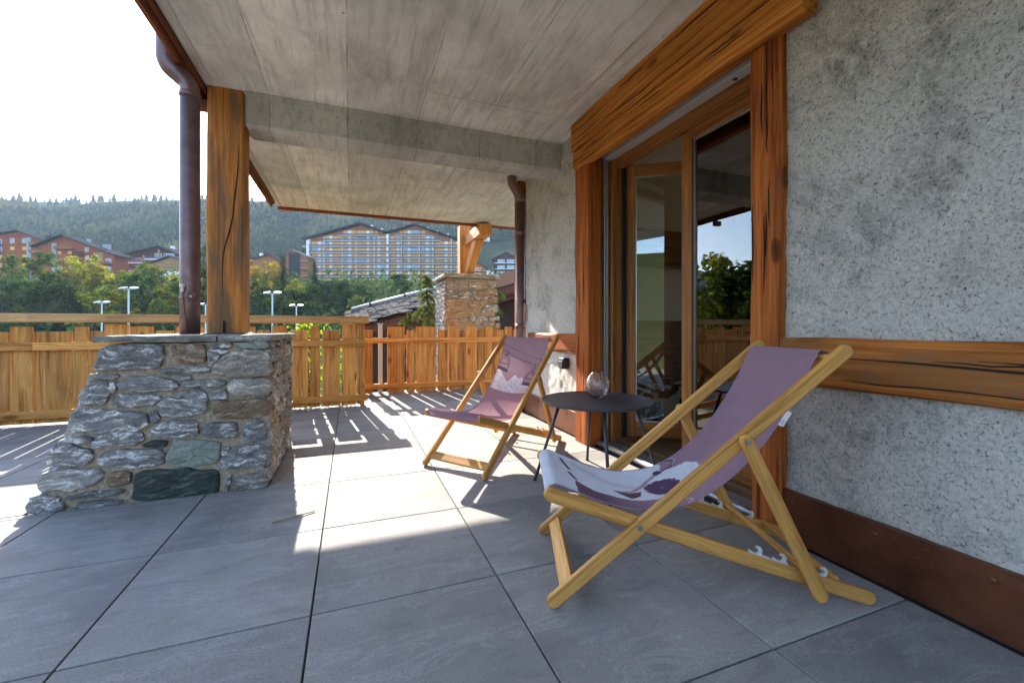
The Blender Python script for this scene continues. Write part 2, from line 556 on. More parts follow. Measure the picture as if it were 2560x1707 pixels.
W_BAND = wood('old_brown_band', (0.12, 0.034, 0.007), (0.4, 0.125, 0.022), (0.56, 0.21, 0.045), knots=0.35, bump=0.6, vary=0.05, weather=0.35, stain=(0.24, 0.095, 0.028), spec=0.08, grain=1.7, wave=0.03)
W_INT = wood('interior_old_wood', (0.080, 0.040, 0.019), (0.160, 0.088, 0.040), (0.272, 0.160, 0.080), knots=0.15)
M_TILE = mat_tile()
M_CONC = mat_concrete()
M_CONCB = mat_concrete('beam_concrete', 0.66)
M_STUC = mat_stucco()
M_GROUT = plain('dark_joint', (0.045, 0.035, 0.028), 0.9, var=0.4, scale=30)
M_MORT = plain('lime_mortar', (0.34, 0.275, 0.19), 0.95, var=0.5, scale=70, bump=1.0)
STONE = {
    'g': mat_stone('blue_grey_gneiss', (0.08, 0.08, 0.083), (0.285, 0.275, 0.26), (0.78, 0.755, 0.715)),
    'p': mat_stone('pale_gneiss', (0.17, 0.16, 0.145), (0.38, 0.36, 0.33), (0.66, 0.63, 0.59)),
    'w': mat_stone('warm_grey_gneiss', (0.15, 0.13, 0.105), (0.33, 0.29, 0.24), (0.60, 0.55, 0.48)),
    'b': mat_stone('brown_gneiss', (0.16, 0.105, 0.06), (0.30, 0.21, 0.13), (0.47, 0.40, 0.30)),
    'r': mat_stone('rusty_gneiss', (0.13, 0.10, 0.07), (0.26, 0.20, 0.14), (0.44, 0.38, 0.30), rust=(0.20, 0.065, 0.022)),
    'e': mat_stone('sage_green_stone', (0.16, 0.19, 0.15), (0.26, 0.29, 0.24), (0.40, 0.42, 0.37), veins=0.4),
    'd': mat_stone('dark_green_stone', (0.028, 0.036, 0.030), (0.062, 0.074, 0.062), (0.16, 0.17, 0.15), veins=0.5),
}
M_CAP = mat_stone('cap_slab_stone', (0.13, 0.125, 0.105), (0.25, 0.235, 0.20), (0.44, 0.42, 0.37))


def mat_copper():
    m = NB('brown_copper')
    v = m.obj_coord(rand=False)
    n = m.noise(v, 4, 5, 0.6)
    n2 = m.noise(v, 60, 3)
    c = m.ramp(n, [(0.3, (0.115, 0.040, 0.020)), (0.7, (0.23, 0.085, 0.042))])
    c = m.mix(m.math('MULTIPLY', m.ramp(n2, [(0.55, 0.0), (0.7, 1.0)]), 0.3), c, (0.30, 0.13, 0.07))
    m.set(Base_Color=c, Metallic=0.75, Roughness=m.ramp(n, [(0.3, 0.32), (0.7, 0.5)]))
    m.bump(n, 0.12, 0.01)
    return m.mat


M_COPPER = mat_copper()
M_PIPE = plain('brown_painted_metal', (0.20, 0.115, 0.10), 0.42, 0.5, var=0.3, scale=12, bump=0.05)
M_PIPEIN = plain('pipe_bracket_metal', (0.10, 0.05, 0.032), 0.4, 0.7, var=0.3, scale=30)
M_ANTH = plain('anthracite_paint', (0.042, 0.044, 0.049), 0.5, 0.0, var=0.12, scale=220, bump=0.05)
M_ALU = plain('satin_aluminium', (0.55, 0.55, 0.54), 0.38, 0.9)
M_ALUW = plain('pale_grey_metal', (0.48, 0.47, 0.45), 0.45, 0.1)
M_STEEL = plain('zinc_screw', (0.42, 0.42, 0.42), 0.35, 0.9)
M_GALV = plain('galvanised_steel', (0.40, 0.42, 0.43), 0.5, 0.6, var=0.25, scale=60)
M_WPLAST = plain('white_plastic', (0.58, 0.56, 0.53), 0.5)
M_BLACK = plain('black_plastic', (0.02, 0.02, 0.022), 0.75)
M_RUBBER = plain('black_seal', (0.012, 0.012, 0.012), 0.6)
M_GLASS = mat_glass('door_glass', (0.80, 0.84, 0.82), 1.9)
M_WHITE = plain('white_plaster', (0.72, 0.72, 0.68), 0.85, var=0.04)


# ------------------------------------------------------------------ terrace floor: each tile is a piece
FZ = 0.0
floor = G().box(-5.2, 1.9, -2.6, 5.30, -0.30, -0.012).box(0.12, 3.6, 5.30, 6.18, -0.30, -0.012).obj('terrace_floor', M_GROUT)
tag(floor, kind='structure')
T, GAP = 0.6, 0.0032
X0, Y0 = -0.713, 2.036
tile_mesh = {}
def add_tile(x0, x1, y0, y1):
    key = (round(x1 - x0, 3), round(y1 - y0, 3))
    if key not in tile_mesh:
        w, d = key
        v, f = cham_box(-w / 2, w / 2, -d / 2, d / 2, -0.02, 0.0, 0.0016)
        me = bpy.data.meshes.new('tile')
        me.from_pydata(v, [], f)
        me.materials.append(M_TILE)
        tile_mesh[key] = me
    o = bpy.data.objects.new('tile', tile_mesh[key])
    COL.objects.link(o)
    o.matrix_basis = Matrix.Translation(((x0 + x1) / 2, (y0 + y1) / 2, RND.uniform(-0.0006, 0.0002)))
    attach(o, floor)
PIER = (-1.44, -0.43, 2.68, 3.69)
for i in range(-8, 5):
    for j in range(-8, 8):
        x0, y0 = X0 + i * T + GAP, Y0 + j * T + GAP
        x1, y1 = x0 + T - 2 * GAP, y0 + T - 2 * GAP
        x1 = min(x1, 1.705 if y0 < 4.0 else 3.4)
        if x0 < 0.15:
            y1 = min(y1, 5.28)
        else:
            y1 = min(y1, 6.16)
        x0 = max(x0, -5.15)
        if x1 - x0 < 0.04 or y1 - y0 < 0.04:
            continue
        if x0 < 0.12 and y0 > 5.25: continue
        # the pier stands through the floor: cut tiles round it
        if x1 > PIER[0] and x0 < PIER[1] and y1 > PIER[2] and y0 < PIER[3]:
            if y0 < PIER[2] - 0.03: add_tile(x0, x1, y0, PIER[2] - 0.004)
            yb = max(y0, PIER[2] - 0.004 + 2 * GAP) if y0 < PIER[2] else y0
            if y1 > PIER[3] + 0.03: add_tile(x0, x1, PIER[3] + 0.004, y1)
            yt = min(y1, PIER[3])
            if x0 < PIER[0] - 0.03: add_tile(x0, PIER[0] - 0.004, max(yb, y0), yt)
            if x1 > PIER[1] + 0.03: add_tile(PIER[1] + 0.004, x1, max(yb, y0), yt)
            continue
        add_tile(x0, x1, y0, y1)
for j in range(3, 8):          # round the house corner
    for i in range(5):
        x0, y0 = 1.706 + i * T + GAP, Y0 + j * T + GAP
        if y0 + 0.3 < 4.3: continue
        add_tile(x0, x0 + T - 2 * GAP, max(y0, 4.3), min(y0 + T - 2 * GAP, 6.16)) if y0 < 6.1 and x0 < 3.2 else None

# small litter on the floor
def twig(label, pts, r):
    g = G().tube(pts, r, 5)
    o = g.obj('dry_straw', plain('straw', (0.30, 0.20, 0.09), 0.8))
    tag(o, label, 'straw')
twig('dry straw stalk lying across the edge of the sunlit patch', [(-0.33, 2.17, 0.004), (-0.24, 2.20, 0.007), (-0.16, 2.235, 0.004)], 0.0035)
twig('thin bent dry twig leaning by the right foot of the front stone pier', [(-0.405, 2.72, 0.004), (-0.37, 2.86, 0.01), (-0.335, 3.02, 0.03), (-0.34, 3.1, 0.055)], 0.0025)

# ------------------------------------------------------------------ ceiling slab, beam, eaves
ZC = 2.473
ceil = G().box(-0.89, 1.75, -1.3, 6.30, ZC, ZC + 0.24).box(1.75, 3.6, 4.125, 6.30, ZC, ZC + 0.24).obj('ceiling', M_CONC)
tag(ceil, kind='structure')
strip = G().cbox(-0.86, -0.835, -1.3, 6.27, ZC - 0.004, ZC - 0.0005, 0.001).obj('drip_strip', plain('pale_drip_strip', (0.42, 0.41, 0.38), 0.8), ceil)
beam = G().cbox(-0.675, 1.76, 3.322, 3.56, 2.235, ZC - 0.001, 0.022)
beam.box(-0.665, 1.72, 3.306, 3.322, ZC - 0.028, ZC - 0.002)
bo = beam.obj('concrete_beam', M_CONCB)
tag(bo, 'grey concrete beam across the ceiling from the timber post to the house wall', 'beam')

ev = thing('eaves_board', 'red-brown timber eaves board hanging along the left edge of the concrete ceiling', 'eaves', (-0.93, 2.0, 2.4))
board('fascia', -0.945, -0.918, -1.3, 6.1, 2.40, 2.72, W_EAVE, ev, 'y', 0.004, seg=20)
board('soffit_batten', -0.917, -0.893, -1.3, 6.1, 2.44, 2.50, W_EAVE, ev, 'y', 0.003, seg=20)
board('bracket', -0.99, -0.885, 3.36, 3.42, 2.33, 2.395, W_EAVE, ev, 'x')
board('bracket', -1.0, -0.90, 4.6, 4.66, 2.33, 2.395, W_EAVE, ev, 'x')
fe = thing('end_fascia', 'thin brown timber fascia along the far edge of the concrete ceiling', 'fascia', (0.6, 6.32, 2.43))
board('fascia', -0.90, 3.6, 6.303, 6.33, 2.435, 2.70, W_EAVE, fe, 'x', 0.003, seg=16)
for x in (-0.80, 0.42, 2.0):
    board('joint_block', x - .09, x + .09, 6.29, 6.335, 2.425, 2.434, W_BEAM, fe, 'x')

# timber post on the pier
post = thing('timber_post', 'square weathered larch post with a long crack standing on the stone pier', 'post', (-0.78, 3.42, 0.838))
board('shaft', -0.885, -0.678, 3.318, 3.525, 0.838, ZC - 0.001, W_POST, post, 'z', 0.006, 0.008, 14)
dm = plain('shadow_crack', (0.010, 0.007, 0.005), 0.95)
crk = []
for k, (x, z) in enumerate([(-0.70, 2.10), (-0.705, 1.95), (-0.715, 1.84), (-0.728, 1.72), (-0.735, 1.62), (-0.755, 1.52), (-0.775, 1.44), (-0.79, 1.36), (-0.795, 1.25), (-0.79, 1.05)]):
    crk.append((x, 3.3125, z))
G().tube(crk, [0.001, .003, .003, .0035, .003, .0035, .003, .0025, .002, .0008], 5).obj('drying_crack', dm, post)
G().box(-0.789, -0.780, 3.309, 3.33, 0.842, 0.925).obj('foot_slot', dm, post)
G().cbox(-0.90, -0.66, 3.30, 3.55, 0.8385, 0.845, 0.002).obj('foot_plate', M_PIPEIN, post)

# ------------------------------------------------------------------ downpipes
dp = thing('downpipe', 'brown metal downpipe with swan-neck bend beside the timber post', 'downpipe', (-0.88, 3.0, 0.838))
px, py, pr = -0.88, 3.0, 0.05
G().tube([(px, py, 0.84), (px, py, 1.05), (px, py, 2.245)], pr, 28).obj('pipe', M_PIPE, dp, smooth=True)
G().tube([(px, py, 1.045), (px, py, 1.06)], pr + 0.002, 28).obj('joint_ring', M_PIPE, dp, smooth=True)
el = [(px, py, 2.235), (px, py, 2.26)]
for k in range(1, 6):
    a = math.radians(50) * k / 5
    el.append((px - 0.09 * (1 - math.cos(a)), py, 2.26 + 0.09 * math.sin(a)))
ex, ez = el[-1][0], el[-1][2]
el.append((ex - 0.05, py, ez + 0.042))
ex, ez = el[-1][0], el[-1][2]
for k in range(1, 6):
    a = math.radians(50) * (1 - k / 5)
    el.append((ex - 0.09 * (math.cos(a) - math.cos(math.radians(50))), py, ez + 0.09 * (math.sin(math.radians(50)) - math.sin(a))))
el.append((el[-1][0], py, el[-1][2] + 0.30))
G().tube(el, pr - 0.002, 24).obj('swan_neck', M_PIPE, dp, smooth=True)
G().tube([(px, py, 2.225), (px, py, 2.25)], pr + 0.003, 28).obj('collar', M_PIPE, dp, smooth=True)
br = G().cbox(px + 0.005, px + 0.046, py - 0.056, py - 0.048, 1.035, 1.085, 0.003).obj('clamp', M_PIPEIN, dp)
G().tube([(px + 0.02, py - .06, 1.06), (px + 0.02, py - 0.04, 1.06)], 0.006, 8).obj('clamp_screw', M_STEEL, br)
G().lathe([(0, 0), (0.008, 0), (0.008, 0.022), (0.015, 0.03), (0.015, 0.042), (0.011, 0.046), (0, 0.046)], 14, Matrix.Translation((px - 0.02, py - 0.055, 1.085))).obj('white_fitting', M_WPLAST, dp)
G().tube([(px - 0.02, py - 0.053, 1.085), (px - 0.016, py - 0.053, 1.03), (px - 0.008, py - 0.055, 0.95), (px + 0.008, py - 0.056, 0.85)], 0.002, 5).obj('lead', M_PIPEIN, dp)


# ------------------------------------------------------------------ stone piers
PIER_STONES=[
 ('g',[(-1.188, 0.666), (-1.144, 0.781), (-1.099, 0.791), (-0.908, 0.795), (-0.899, 0.747), (-0.914, 0.678), (-0.985, 0.669), (-1.099, 0.67)]),
 ('r',[(-0.869, 0.787), (-0.805, 0.796), (-0.727, 0.789), (-0.714, 0.736), (-0.723, 0.698), (-0.786, 0.689), (-0.848, 0.702), (-0.863, 0.739)]),
 ('g',[(-0.711, 0.762), (-0.64, 0.765), (-0.614, 0.753), (-0.653, 0.734), (-0.685, 0.674), (-0.704, 0.675), (-0.708, 0.72)]),
 ('w',[(-0.695, 0.644), (-0.679, 0.697), (-0.614, 0.741), (-0.548, 0.763), (-0.48, 0.762), (-0.425, 0.737), (-0.418, 0.626), (-0.445, 0.615), (-0.548, 0.615), (-0.64, 0.619)]),
 ('g',[(-0.692, 0.8), (-0.607, 0.806), (-0.601, 0.775), (-0.679, 0.773)]),
 ('e',[(-0.587, 0.798), (-0.432, 0.804), (-0.425, 0.769), (-0.548, 0.769)]),
 ('g',[(-0.92, 0.667), (-0.805, 0.674), (-0.704, 0.671), (-0.701, 0.641), (-0.805, 0.641), (-0.914, 0.645)]),
 ('g',[(-1.177, 0.64), (-1.099, 0.648), (-1.082, 0.639), (-1.099, 0.625), (-1.177, 0.627)]),
 ('g',[(-1.188, 0.624), (-1.133, 0.618), (-1.116, 0.56), (-1.133, 0.512), (-1.155, 0.496), (-1.231, 0.504), (-1.236, 0.532), (-1.215, 0.58)]),
 ('p',[(-1.122, 0.603), (-1.099, 0.609), (-1.096, 0.559), (-1.11, 0.55)]),
 ('g',[(-1.091, 0.602), (-1.043, 0.632), (-0.95, 0.632), (-0.878, 0.618), (-0.836, 0.579), (-0.854, 0.558), (-0.985, 0.557), (-1.071, 0.569)]),
 ('g',[(-0.829, 0.59), (-0.774, 0.604), (-0.653, 0.601), (-0.62, 0.588), (-0.64, 0.569), (-0.742, 0.563), (-0.823, 0.571)]),
 ('p',[(-0.857, 0.622), (-0.786, 0.624), (-0.783, 0.61), (-0.848, 0.609)]),
 ('w',[(-0.62, 0.58), (-0.587, 0.598), (-0.439, 0.599), (-0.418, 0.571), (-0.425, 0.523), (-0.48, 0.511), (-0.587, 0.517), (-0.614, 0.545)]),
 ('g',[(-1.113, 0.539), (-1.071, 0.547), (-0.95, 0.537), (-0.908, 0.527), (-0.938, 0.485), (-1.008, 0.483), (-1.11, 0.488)]),
 ('g',[(-0.941, 0.485), (-0.896, 0.516), (-0.842, 0.538), (-0.768, 0.557), (-0.717, 0.539), (-0.708, 0.47), (-0.723, 0.426), (-0.786, 0.412), (-0.89, 0.416), (-0.92, 0.433)]),
 ('g',[(-0.703, 0.542), (-0.633, 0.55), (-0.62, 0.503), (-0.646, 0.497), (-0.701, 0.504)]),
 ('b',[(-0.688, 0.469), (-0.679, 0.488), (-0.548, 0.487), (-0.439, 0.485), (-0.418, 0.452), (-0.432, 0.397), (-0.48, 0.381), (-0.679, 0.396)]),
 ('g',[(-1.284, 0.442), (-1.252, 0.478), (-1.209, 0.482), (-1.099, 0.464), (-0.985, 0.448), (-0.958, 0.407), (-0.973, 0.379), (-1.014, 0.353), (-1.279, 0.373)]),
 ('g',[(-0.956, 0.45), (-0.935, 0.452), (-0.917, 0.414), (-0.935, 0.394), (-0.953, 0.417)]),
 ('g',[(-0.953, 0.348), (-0.932, 0.383), (-0.89, 0.398), (-0.761, 0.391), (-0.752, 0.36), (-0.761, 0.316), (-0.866, 0.314), (-0.932, 0.32)]),
 ('g',[(-0.733, 0.359), (-0.711, 0.372), (-0.581, 0.366), (-0.571, 0.307), (-0.587, 0.289), (-0.723, 0.301)]),
 ('g',[(-0.554, 0.305), (-0.521, 0.357), (-0.445, 0.363), (-0.435, 0.295), (-0.445, 0.256), (-0.534, 0.257)]),
 ('g',[(-1.284, 0.346), (-1.242, 0.352), (-1.188, 0.34), (-1.188, 0.319), (-1.263, 0.323), (-1.284, 0.328)]),
 ('g',[(-1.19, 0.309), (-1.16, 0.348), (-1.122, 0.357), (-0.996, 0.348), (-0.985, 0.314), (-1.008, 0.288), (-1.122, 0.292), (-1.185, 0.291)]),
 ('g',[(-1.357, 0.247), (-1.336, 0.306), (-1.315, 0.338), (-1.279, 0.325), (-1.252, 0.298), (-1.193, 0.281), (-1.185, 0.263), (-1.198, 0.215), (-1.263, 0.212), (-1.352, 0.219)]),
 ('g',[(-1.174, 0.227), (-1.144, 0.262), (-1.065, 0.268), (-0.985, 0.26), (-0.92, 0.257), (-0.899, 0.237), (-0.905, 0.175), (-0.985, 0.173), (-1.071, 0.18), (-1.155, 0.2)]),
 ('e',[(-0.884, 0.18), (-0.875, 0.253), (-0.86, 0.292), (-0.774, 0.287), (-0.659, 0.269), (-0.653, 0.169), (-0.679, 0.157), (-0.774, 0.156), (-0.878, 0.161)]),
 ('d',[(-0.991, 0.286), (-0.95, 0.3), (-0.89, 0.295), (-0.896, 0.269), (-0.973, 0.273)]),
 ('g',[(-0.646, 0.138), (-0.633, 0.19), (-0.587, 0.235), (-0.445, 0.233), (-0.432, 0.176), (-0.445, 0.114), (-0.548, 0.115), (-0.64, 0.125)]),
 ('g',[(-0.643, 0.231), (-0.611, 0.233), (-0.624, 0.2), (-0.641, 0.198)]),
 ('p',[(-1.387, 0.135), (-1.372, 0.181), (-1.347, 0.195), (-1.263, 0.192), (-1.155, 0.182), (-1.141, 0.152), (-1.166, 0.12), (-1.209, 0.098), (-1.289, 0.095), (-1.382, 0.104)]),
 ('b',[(-1.127, 0.115), (-1.116, 0.16), (-1.071, 0.158), (-1.034, 0.15), (-1.037, 0.111), (-1.054, 0.092), (-1.116, 0.089)]),
 ('d',[(-1.031, 0.01), (-1.02, 0.145), (-0.985, 0.155), (-0.805, 0.137), (-0.659, 0.116), (-0.659, 0.0), (-0.805, 0.0), (-0.985, 0.0)]),
 ('g',[(-0.627, 0.066), (-0.604, 0.087), (-0.607, 0.056), (-0.62, 0.004), (-0.63, 0.005)]),
 ('w',[(-0.591, 0.023), (-0.581, 0.068), (-0.445, 0.075), (-0.428, 0.002), (-0.514, 0.0), (-0.587, 0.004)]),
 ('g',[(-1.295, 0.061), (-1.209, 0.074), (-1.071, 0.069), (-1.054, 0.056), (-1.127, 0.045), (-1.263, 0.05)]),
 ('g',[(-1.428, 0.02), (-1.418, 0.079), (-1.387, 0.085), (-1.315, 0.064), (-1.289, 0.012), (-1.315, 0.0), (-1.418, 0.0)]),
 ('g',[(-1.258, 0.001), (-1.242, 0.026), (-1.127, 0.027), (-1.065, 0.015), (-1.099, 0.002), (-1.209, 0.0)]),
]
FAR_STONES=[
 ('w',[(1.377, 1.618), (1.603, 1.633), (1.753, 1.59), (1.74, 1.522), (1.64, 1.482), (1.456, 1.477), (1.395, 1.547)]),
 ('w',[(1.759, 1.596), (1.956, 1.61), (1.989, 1.568), (1.969, 1.524), (1.778, 1.517)]),
 ('w',[(2.053, 1.607), (2.223, 1.639), (2.227, 1.564), (2.099, 1.547)]),
 ('g',[(1.425, 1.464), (1.578, 1.474), (1.597, 1.36), (1.431, 1.35)]),
 ('g',[(1.603, 1.457), (1.753, 1.48), (1.848, 1.391), (1.816, 1.341), (1.616, 1.348)]),
 ('b',[(1.905, 1.478), (2.237, 1.52), (2.25, 1.414), (1.918, 1.411)]),
 ('g',[(1.766, 1.499), (1.873, 1.508), (1.88, 1.428), (1.841, 1.415)]),
 ('b',[(1.419, 1.331), (1.659, 1.331), (1.672, 1.228), (1.407, 1.223)]),
 ('b',[(1.747, 1.254), (1.803, 1.31), (2.008, 1.321), (1.969, 1.202), (1.791, 1.193)]),
 ('b',[(2.099, 1.372), (2.243, 1.389), (2.25, 1.288), (2.099, 1.285)]),
 ('g',[(1.86, 1.385), (2.073, 1.397), (2.066, 1.341), (1.867, 1.33)]),
 ('b',[(1.359, 1.078), (1.395, 1.187), (1.554, 1.165), (1.548, 1.074)]),
 ('b',[(1.578, 1.105), (1.603, 1.172), (1.88, 1.164), (1.886, 1.102)]),
 ('g',[(1.969, 1.147), (2.073, 1.26), (2.256, 1.264), (2.256, 1.138), (1.982, 1.122)]),
 ('b',[(1.401, 0.935), (1.419, 1.037), (1.628, 1.014), (1.64, 0.936), (1.517, 0.917)]),
 ('w',[(1.622, 1.02), (1.747, 1.064), (1.753, 0.985), (1.653, 0.978)]),
 ('g',[(1.766, 0.997), (1.778, 1.064), (2.021, 1.073), (2.099, 0.999), (1.918, 0.967)]),
 ('g',[(2.125, 0.987), (2.073, 1.074), (2.283, 1.069), (2.283, 1.0)]),
 ('b',[(2.197, 0.862), (2.217, 0.95), (2.296, 0.95), (2.29, 0.862)]),
 ('g',[(1.841, 0.924), (1.867, 0.961), (2.177, 0.956), (2.177, 0.912)]),
]


def stone_geo(poly, seed, proud=0.02, depth=0.05, n=26):
    """rough split stone: outline (u,v), front towards -w; rings from the mortar to the proud face"""
    r = random.Random(seed)
    pts = [Vector(p) for p in poly]
    for _ in range(1):                      # soften corners
        q = []
        for a, b in zip(pts, pts[1:] + pts[:1]):
            q += [a * 0.9 + b * 0.1, a * 0.1 + b * 0.9]
        pts = q
    per = [(b - a).length for a, b in zip(pts, pts[1:] + pts[:1])]
    tot, out, acc, i = sum(per), [], 0.0, 0
    for k in range(n):
        d = tot * k / n
        while acc + per[i] < d - 1e-9:
            acc += per[i]
            i += 1
        t = (d - acc) / per[i]
        out.append(pts[i].lerp(pts[(i + 1) % len(pts)], t))
    c = sum(out, Vector((0, 0))) / n
    out = [p + (p - c).normalized() * 0.004 for p in out]
    s = r.random() * 50
    size = math.sqrt(abs(sum(a.x * b.y - b.x * a.y for a, b in zip(out, out[1:] + out[:1])) / 2))
    rag = min(0.012, size * 0.07)
    tx, tz = r.uniform(-.25, .25), r.uniform(-.25, .25)
    v, f = [], []
    rings = [(1.0, depth), (1.0, 0.004), (0.985, -proud * .7), (0.93, -proud), (0.68, -proud * 1.1), (0.34, -proud * 1.12)]
    for ri, (sc, w) in enumerate(rings):
        for k, p in enumerate(out):
            q = c + (p - c) * sc
            e = noise.noise(Vector((q.x * 32 + s, q.y * 32, s))) * rag
            dirv = (p - c).normalized() if (p - c).length > 1e-6 else Vector((1, 0))
            q2 = q + dirv * e
            ww = w
            if ri >= 2:
                ww += noise.noise(Vector((q.x * 22, q.y * 46, s + 3))) * 0.013 + noise.noise(Vector((q.x * 60, q.y * 120, s + 9))) * 0.007
                ww += ((q - c).x * tx + (q - c).y * tz) * 0.25
            v.append((q2.x, ww, q2.y))
    v.append((c.x, -proud * 1.12 + noise.noise(Vector((c.x * 22, c.y * 46, s + 3))) * 0.013, c.y))
    for i in range(len(rings) - 1):
        for k in range(n):
            f.append((i * n + k, i * n + (k + 1) % n, (i + 1) * n + (k + 1) % n, (i + 1) * n + k))
    L = (len(rings) - 1) * n
    for k in range(n):
        f.append((L + k, L + (k + 1) % n, len(v) - 1))
    return v, f, c


def put_stone(kind, poly, parent, frame, seed, proud=0.02):
    # counter-clockwise outlines so the face looks outwards
    a = sum(p[0] * q[1] - q[0] * p[1] for p, q in zip(poly, poly[1:] + poly[:1]))
    if a < 0:
        poly = poly[::-1]
    v, f, c = stone_geo(poly, seed, proud)
    m = frame @ Matrix.Translation((c.x, 0, c.y))
    v = [(x - c.x, y, z - c.y) for x, y, z in v]
    return mesh_obj('stone', v, f, STONE[kind], parent, m, smooth=False)


def random_courses(u0, u1, v0, v1, rnd, hmin=0.07, hmax=0.15, lmin=0.09, lmax=0.26, gap=0.016):
    out, v = [], v0
    while v < v1 - 0.03:
        h = min(rnd.uniform(hmin, hmax), v1 - v)
        u = u0 + rnd.uniform(-0.05, 0.0)
        while u < u1 - 0.02:
            L = rnd.uniform(lmin, lmax)
            a, b = max(u, u0), min(u + L, u1)
            if u1 - b < 0.06: b = u1
            if b - a > 0.04:
                j = lambda s: rnd.uniform(-s, s)
                z0, z1 = v + gap / 2, v + h - gap / 2
                A, B = a + gap / 2, b - gap / 2
                out.append([(A + j(.01), z0 + j(.012)), ((A + B) / 2, z0 + j(.014)), (B + j(.01), z0 + j(.012)), (B + j(.008), (z0 + z1) / 2), (B + j(.01), z1 + j(.012)), ((A + B) / 2 + j(.02), z1 + j(.014)), (A + j(.01), z1 + j(.012)), (A + j(.012), (z0 + z1) / 2)])
            u = b
        v += h
    return out


def frame_of(origin, U, N):
    """u along U, v up, face normal N (local -Y)"""
    U, N = Vector(U).normalized(), Vector(N).normalized()
    V = U.cross(-N)
    if V.z < 0:
        V = -V
    return basis(U, -N, V, origin)


pier = thing('stone_pier', 'large dry-look gneiss stone pier with a sloping left flank under the timber post', 'pier', (-0.93, 3.18, 0))
core = G().prism([(-1.395, -0.02), (-0.452, -0.02), (-0.452, 0.80), (-1.125, 0.80)], 2.700, 3.670)
fix_normals(core.obj('mortar_core', M_MORT, pier))
fr = frame_of((0, 2.692, 0), (1, 0, 0), (0, -1, 0))
for k, (kind, poly) in enumerate(PIER_STONES):
    put_stone(kind, poly, pier, fr, 100 + k, 0.015)
rs = random.Random(5)
fr = frame_of((-0.444, 2.69, 0), (0, 1, 0), (1, 0, 0))
for k, poly in enumerate(random_courses(0.0, 0.985, 0.0, 0.80, rs, 0.06, 0.13, 0.08, 0.2, 0.012)):
    put_stone(rs.choice('pwwpwgb'), poly, pier, fr, 300 + k, 0.02)  # paler, warmer stone mix puts light bounced off the floor into the colour
nl = Vector((-0.80, 0, 0.27)).normalized()
fr = basis(Vector((0, -1, 0)), -nl, Vector((0.27, 0, 0.80)).normalized(), (-1.402, 3.67, 0))
for k, poly in enumerate(random_courses(0.0, 0.97, 0.0, 0.83, rs)):
    put_stone(rs.choice('ggpgw'), poly, pier, fr, 400 + k, 0.02)
fr = frame_of((-0.45, 3.678, 0), (-1, 0, 0), (0, 1, 0))
for k, poly in enumerate(random_courses(0.0, 0.66, 0.0, 0.80, rs, 0.09, 0.17, 0.14, 0.3)):
    put_stone(rs.choice('ggpgw'), poly, pier, fr, 500 + k, 0.02)


def cap_slab(x0, x1, y0, y1, z0, z1, seed, parent, rag=0.016):
    r = random.Random(seed)
    n, top, bot = 14, [], []
    edge = []
    for a, b in (((x0, y0), (x1, y0)), ((x1, y0), (x1, y1)), ((x1, y1), (x0, y1)), ((x0, y1), (x0, y0))):
        for k in range(n):
            t = k / n
            edge.append((a[0] + (b[0] - a[0]) * t, a[1] + (b[1] - a[1]) * t))
    cx, cy = (x0 + x1) / 2, (y0 + y1) / 2
    v = []
    m = len(edge)
    for sc, z in ((0.985, z0), (1.0, z0 + (z1 - z0) * .4), (0.995, z1 - .006), (0.975, z1), (0.0, z1)):
        for (x, y) in edge:
            e = rag * noise.noise(Vector((x * 9 + seed, y * 9, z * 12)))
            d = Vector((x - cx, y - cy)).normalized()
            v.append((cx + (x - cx) * sc + d.x * e, cy + (y - cy) * sc + d.y * e, z + (0.005 * noise.noise(Vector((x * 12, y * 12, seed))) if sc else 0)))
    f = []
    for i in range(4):
        for k in range(m):
            f.append((i * m + k, i * m + (k + 1) % m, (i + 1) * m + (k + 1) % m, (i + 1) * m + k))
    f.append(list(range(m))[::-1])
    return mesh_obj('cap_slab', v, f, M_CAP, parent)


cap_slab(-1.18, -0.665, 2.66, 3.72, 0.806, 0.838, 1, pier)
cap_slab(-0.66, -0.405, 2.66, 3.71, 0.806, 0.837, 2, pier)

fp = thing('garden_pier', 'lower brown stone pier with a slab cap behind the far railing', 'pier', (1.8, 7.0, -2.9))
FY = 6.6
core = G().prism([(1.36, -2.95), (2.24, -2.95), (2.205, 1.66), (1.425, 1.66)], FY + 0.012, FY + 0.80)
fix_normals(core.obj('mortar_core', M_MORT, fp))
fr = frame_of((0, FY + 0.004, 0), (1, 0, 0), (0, -1, 0))
for k, (kind, poly) in enumerate(FAR_STONES):
    put_stone(kind, poly, fp, fr, 600 + k, 0.02)
for k, poly in enumerate(random_courses(1.40, 2.22, -0.5, 0.86, rs, 0.1, 0.17, 0.15, 0.32)):
    put_stone(rs.choice('bwgb'), poly, fp, fr, 650 + k, 0.02)
sl = 0.012
fr = basis(Vector((0, -1, 0)), Vector((1, 0, -sl)).normalized(), Vector((sl, 0, 1)).normalized(), (1.392, FY + 0.80, -0.3))
for k, poly in enumerate(random_courses(0.0, 0.79, 0.0, 1.93, rs, 0.05, 0.10, 0.06, 0.16, 0.012)):
    put_stone(rs.choice('ppwpg'), poly, fp, fr, 700 + k, 0.03)  # whitish stone mix puts this flank's sunlight into the colour
cap_slab(1.355, 2.28, FY - 0.07, FY + 0.86, 1.67, 1.735, 5, fp, 0.03)

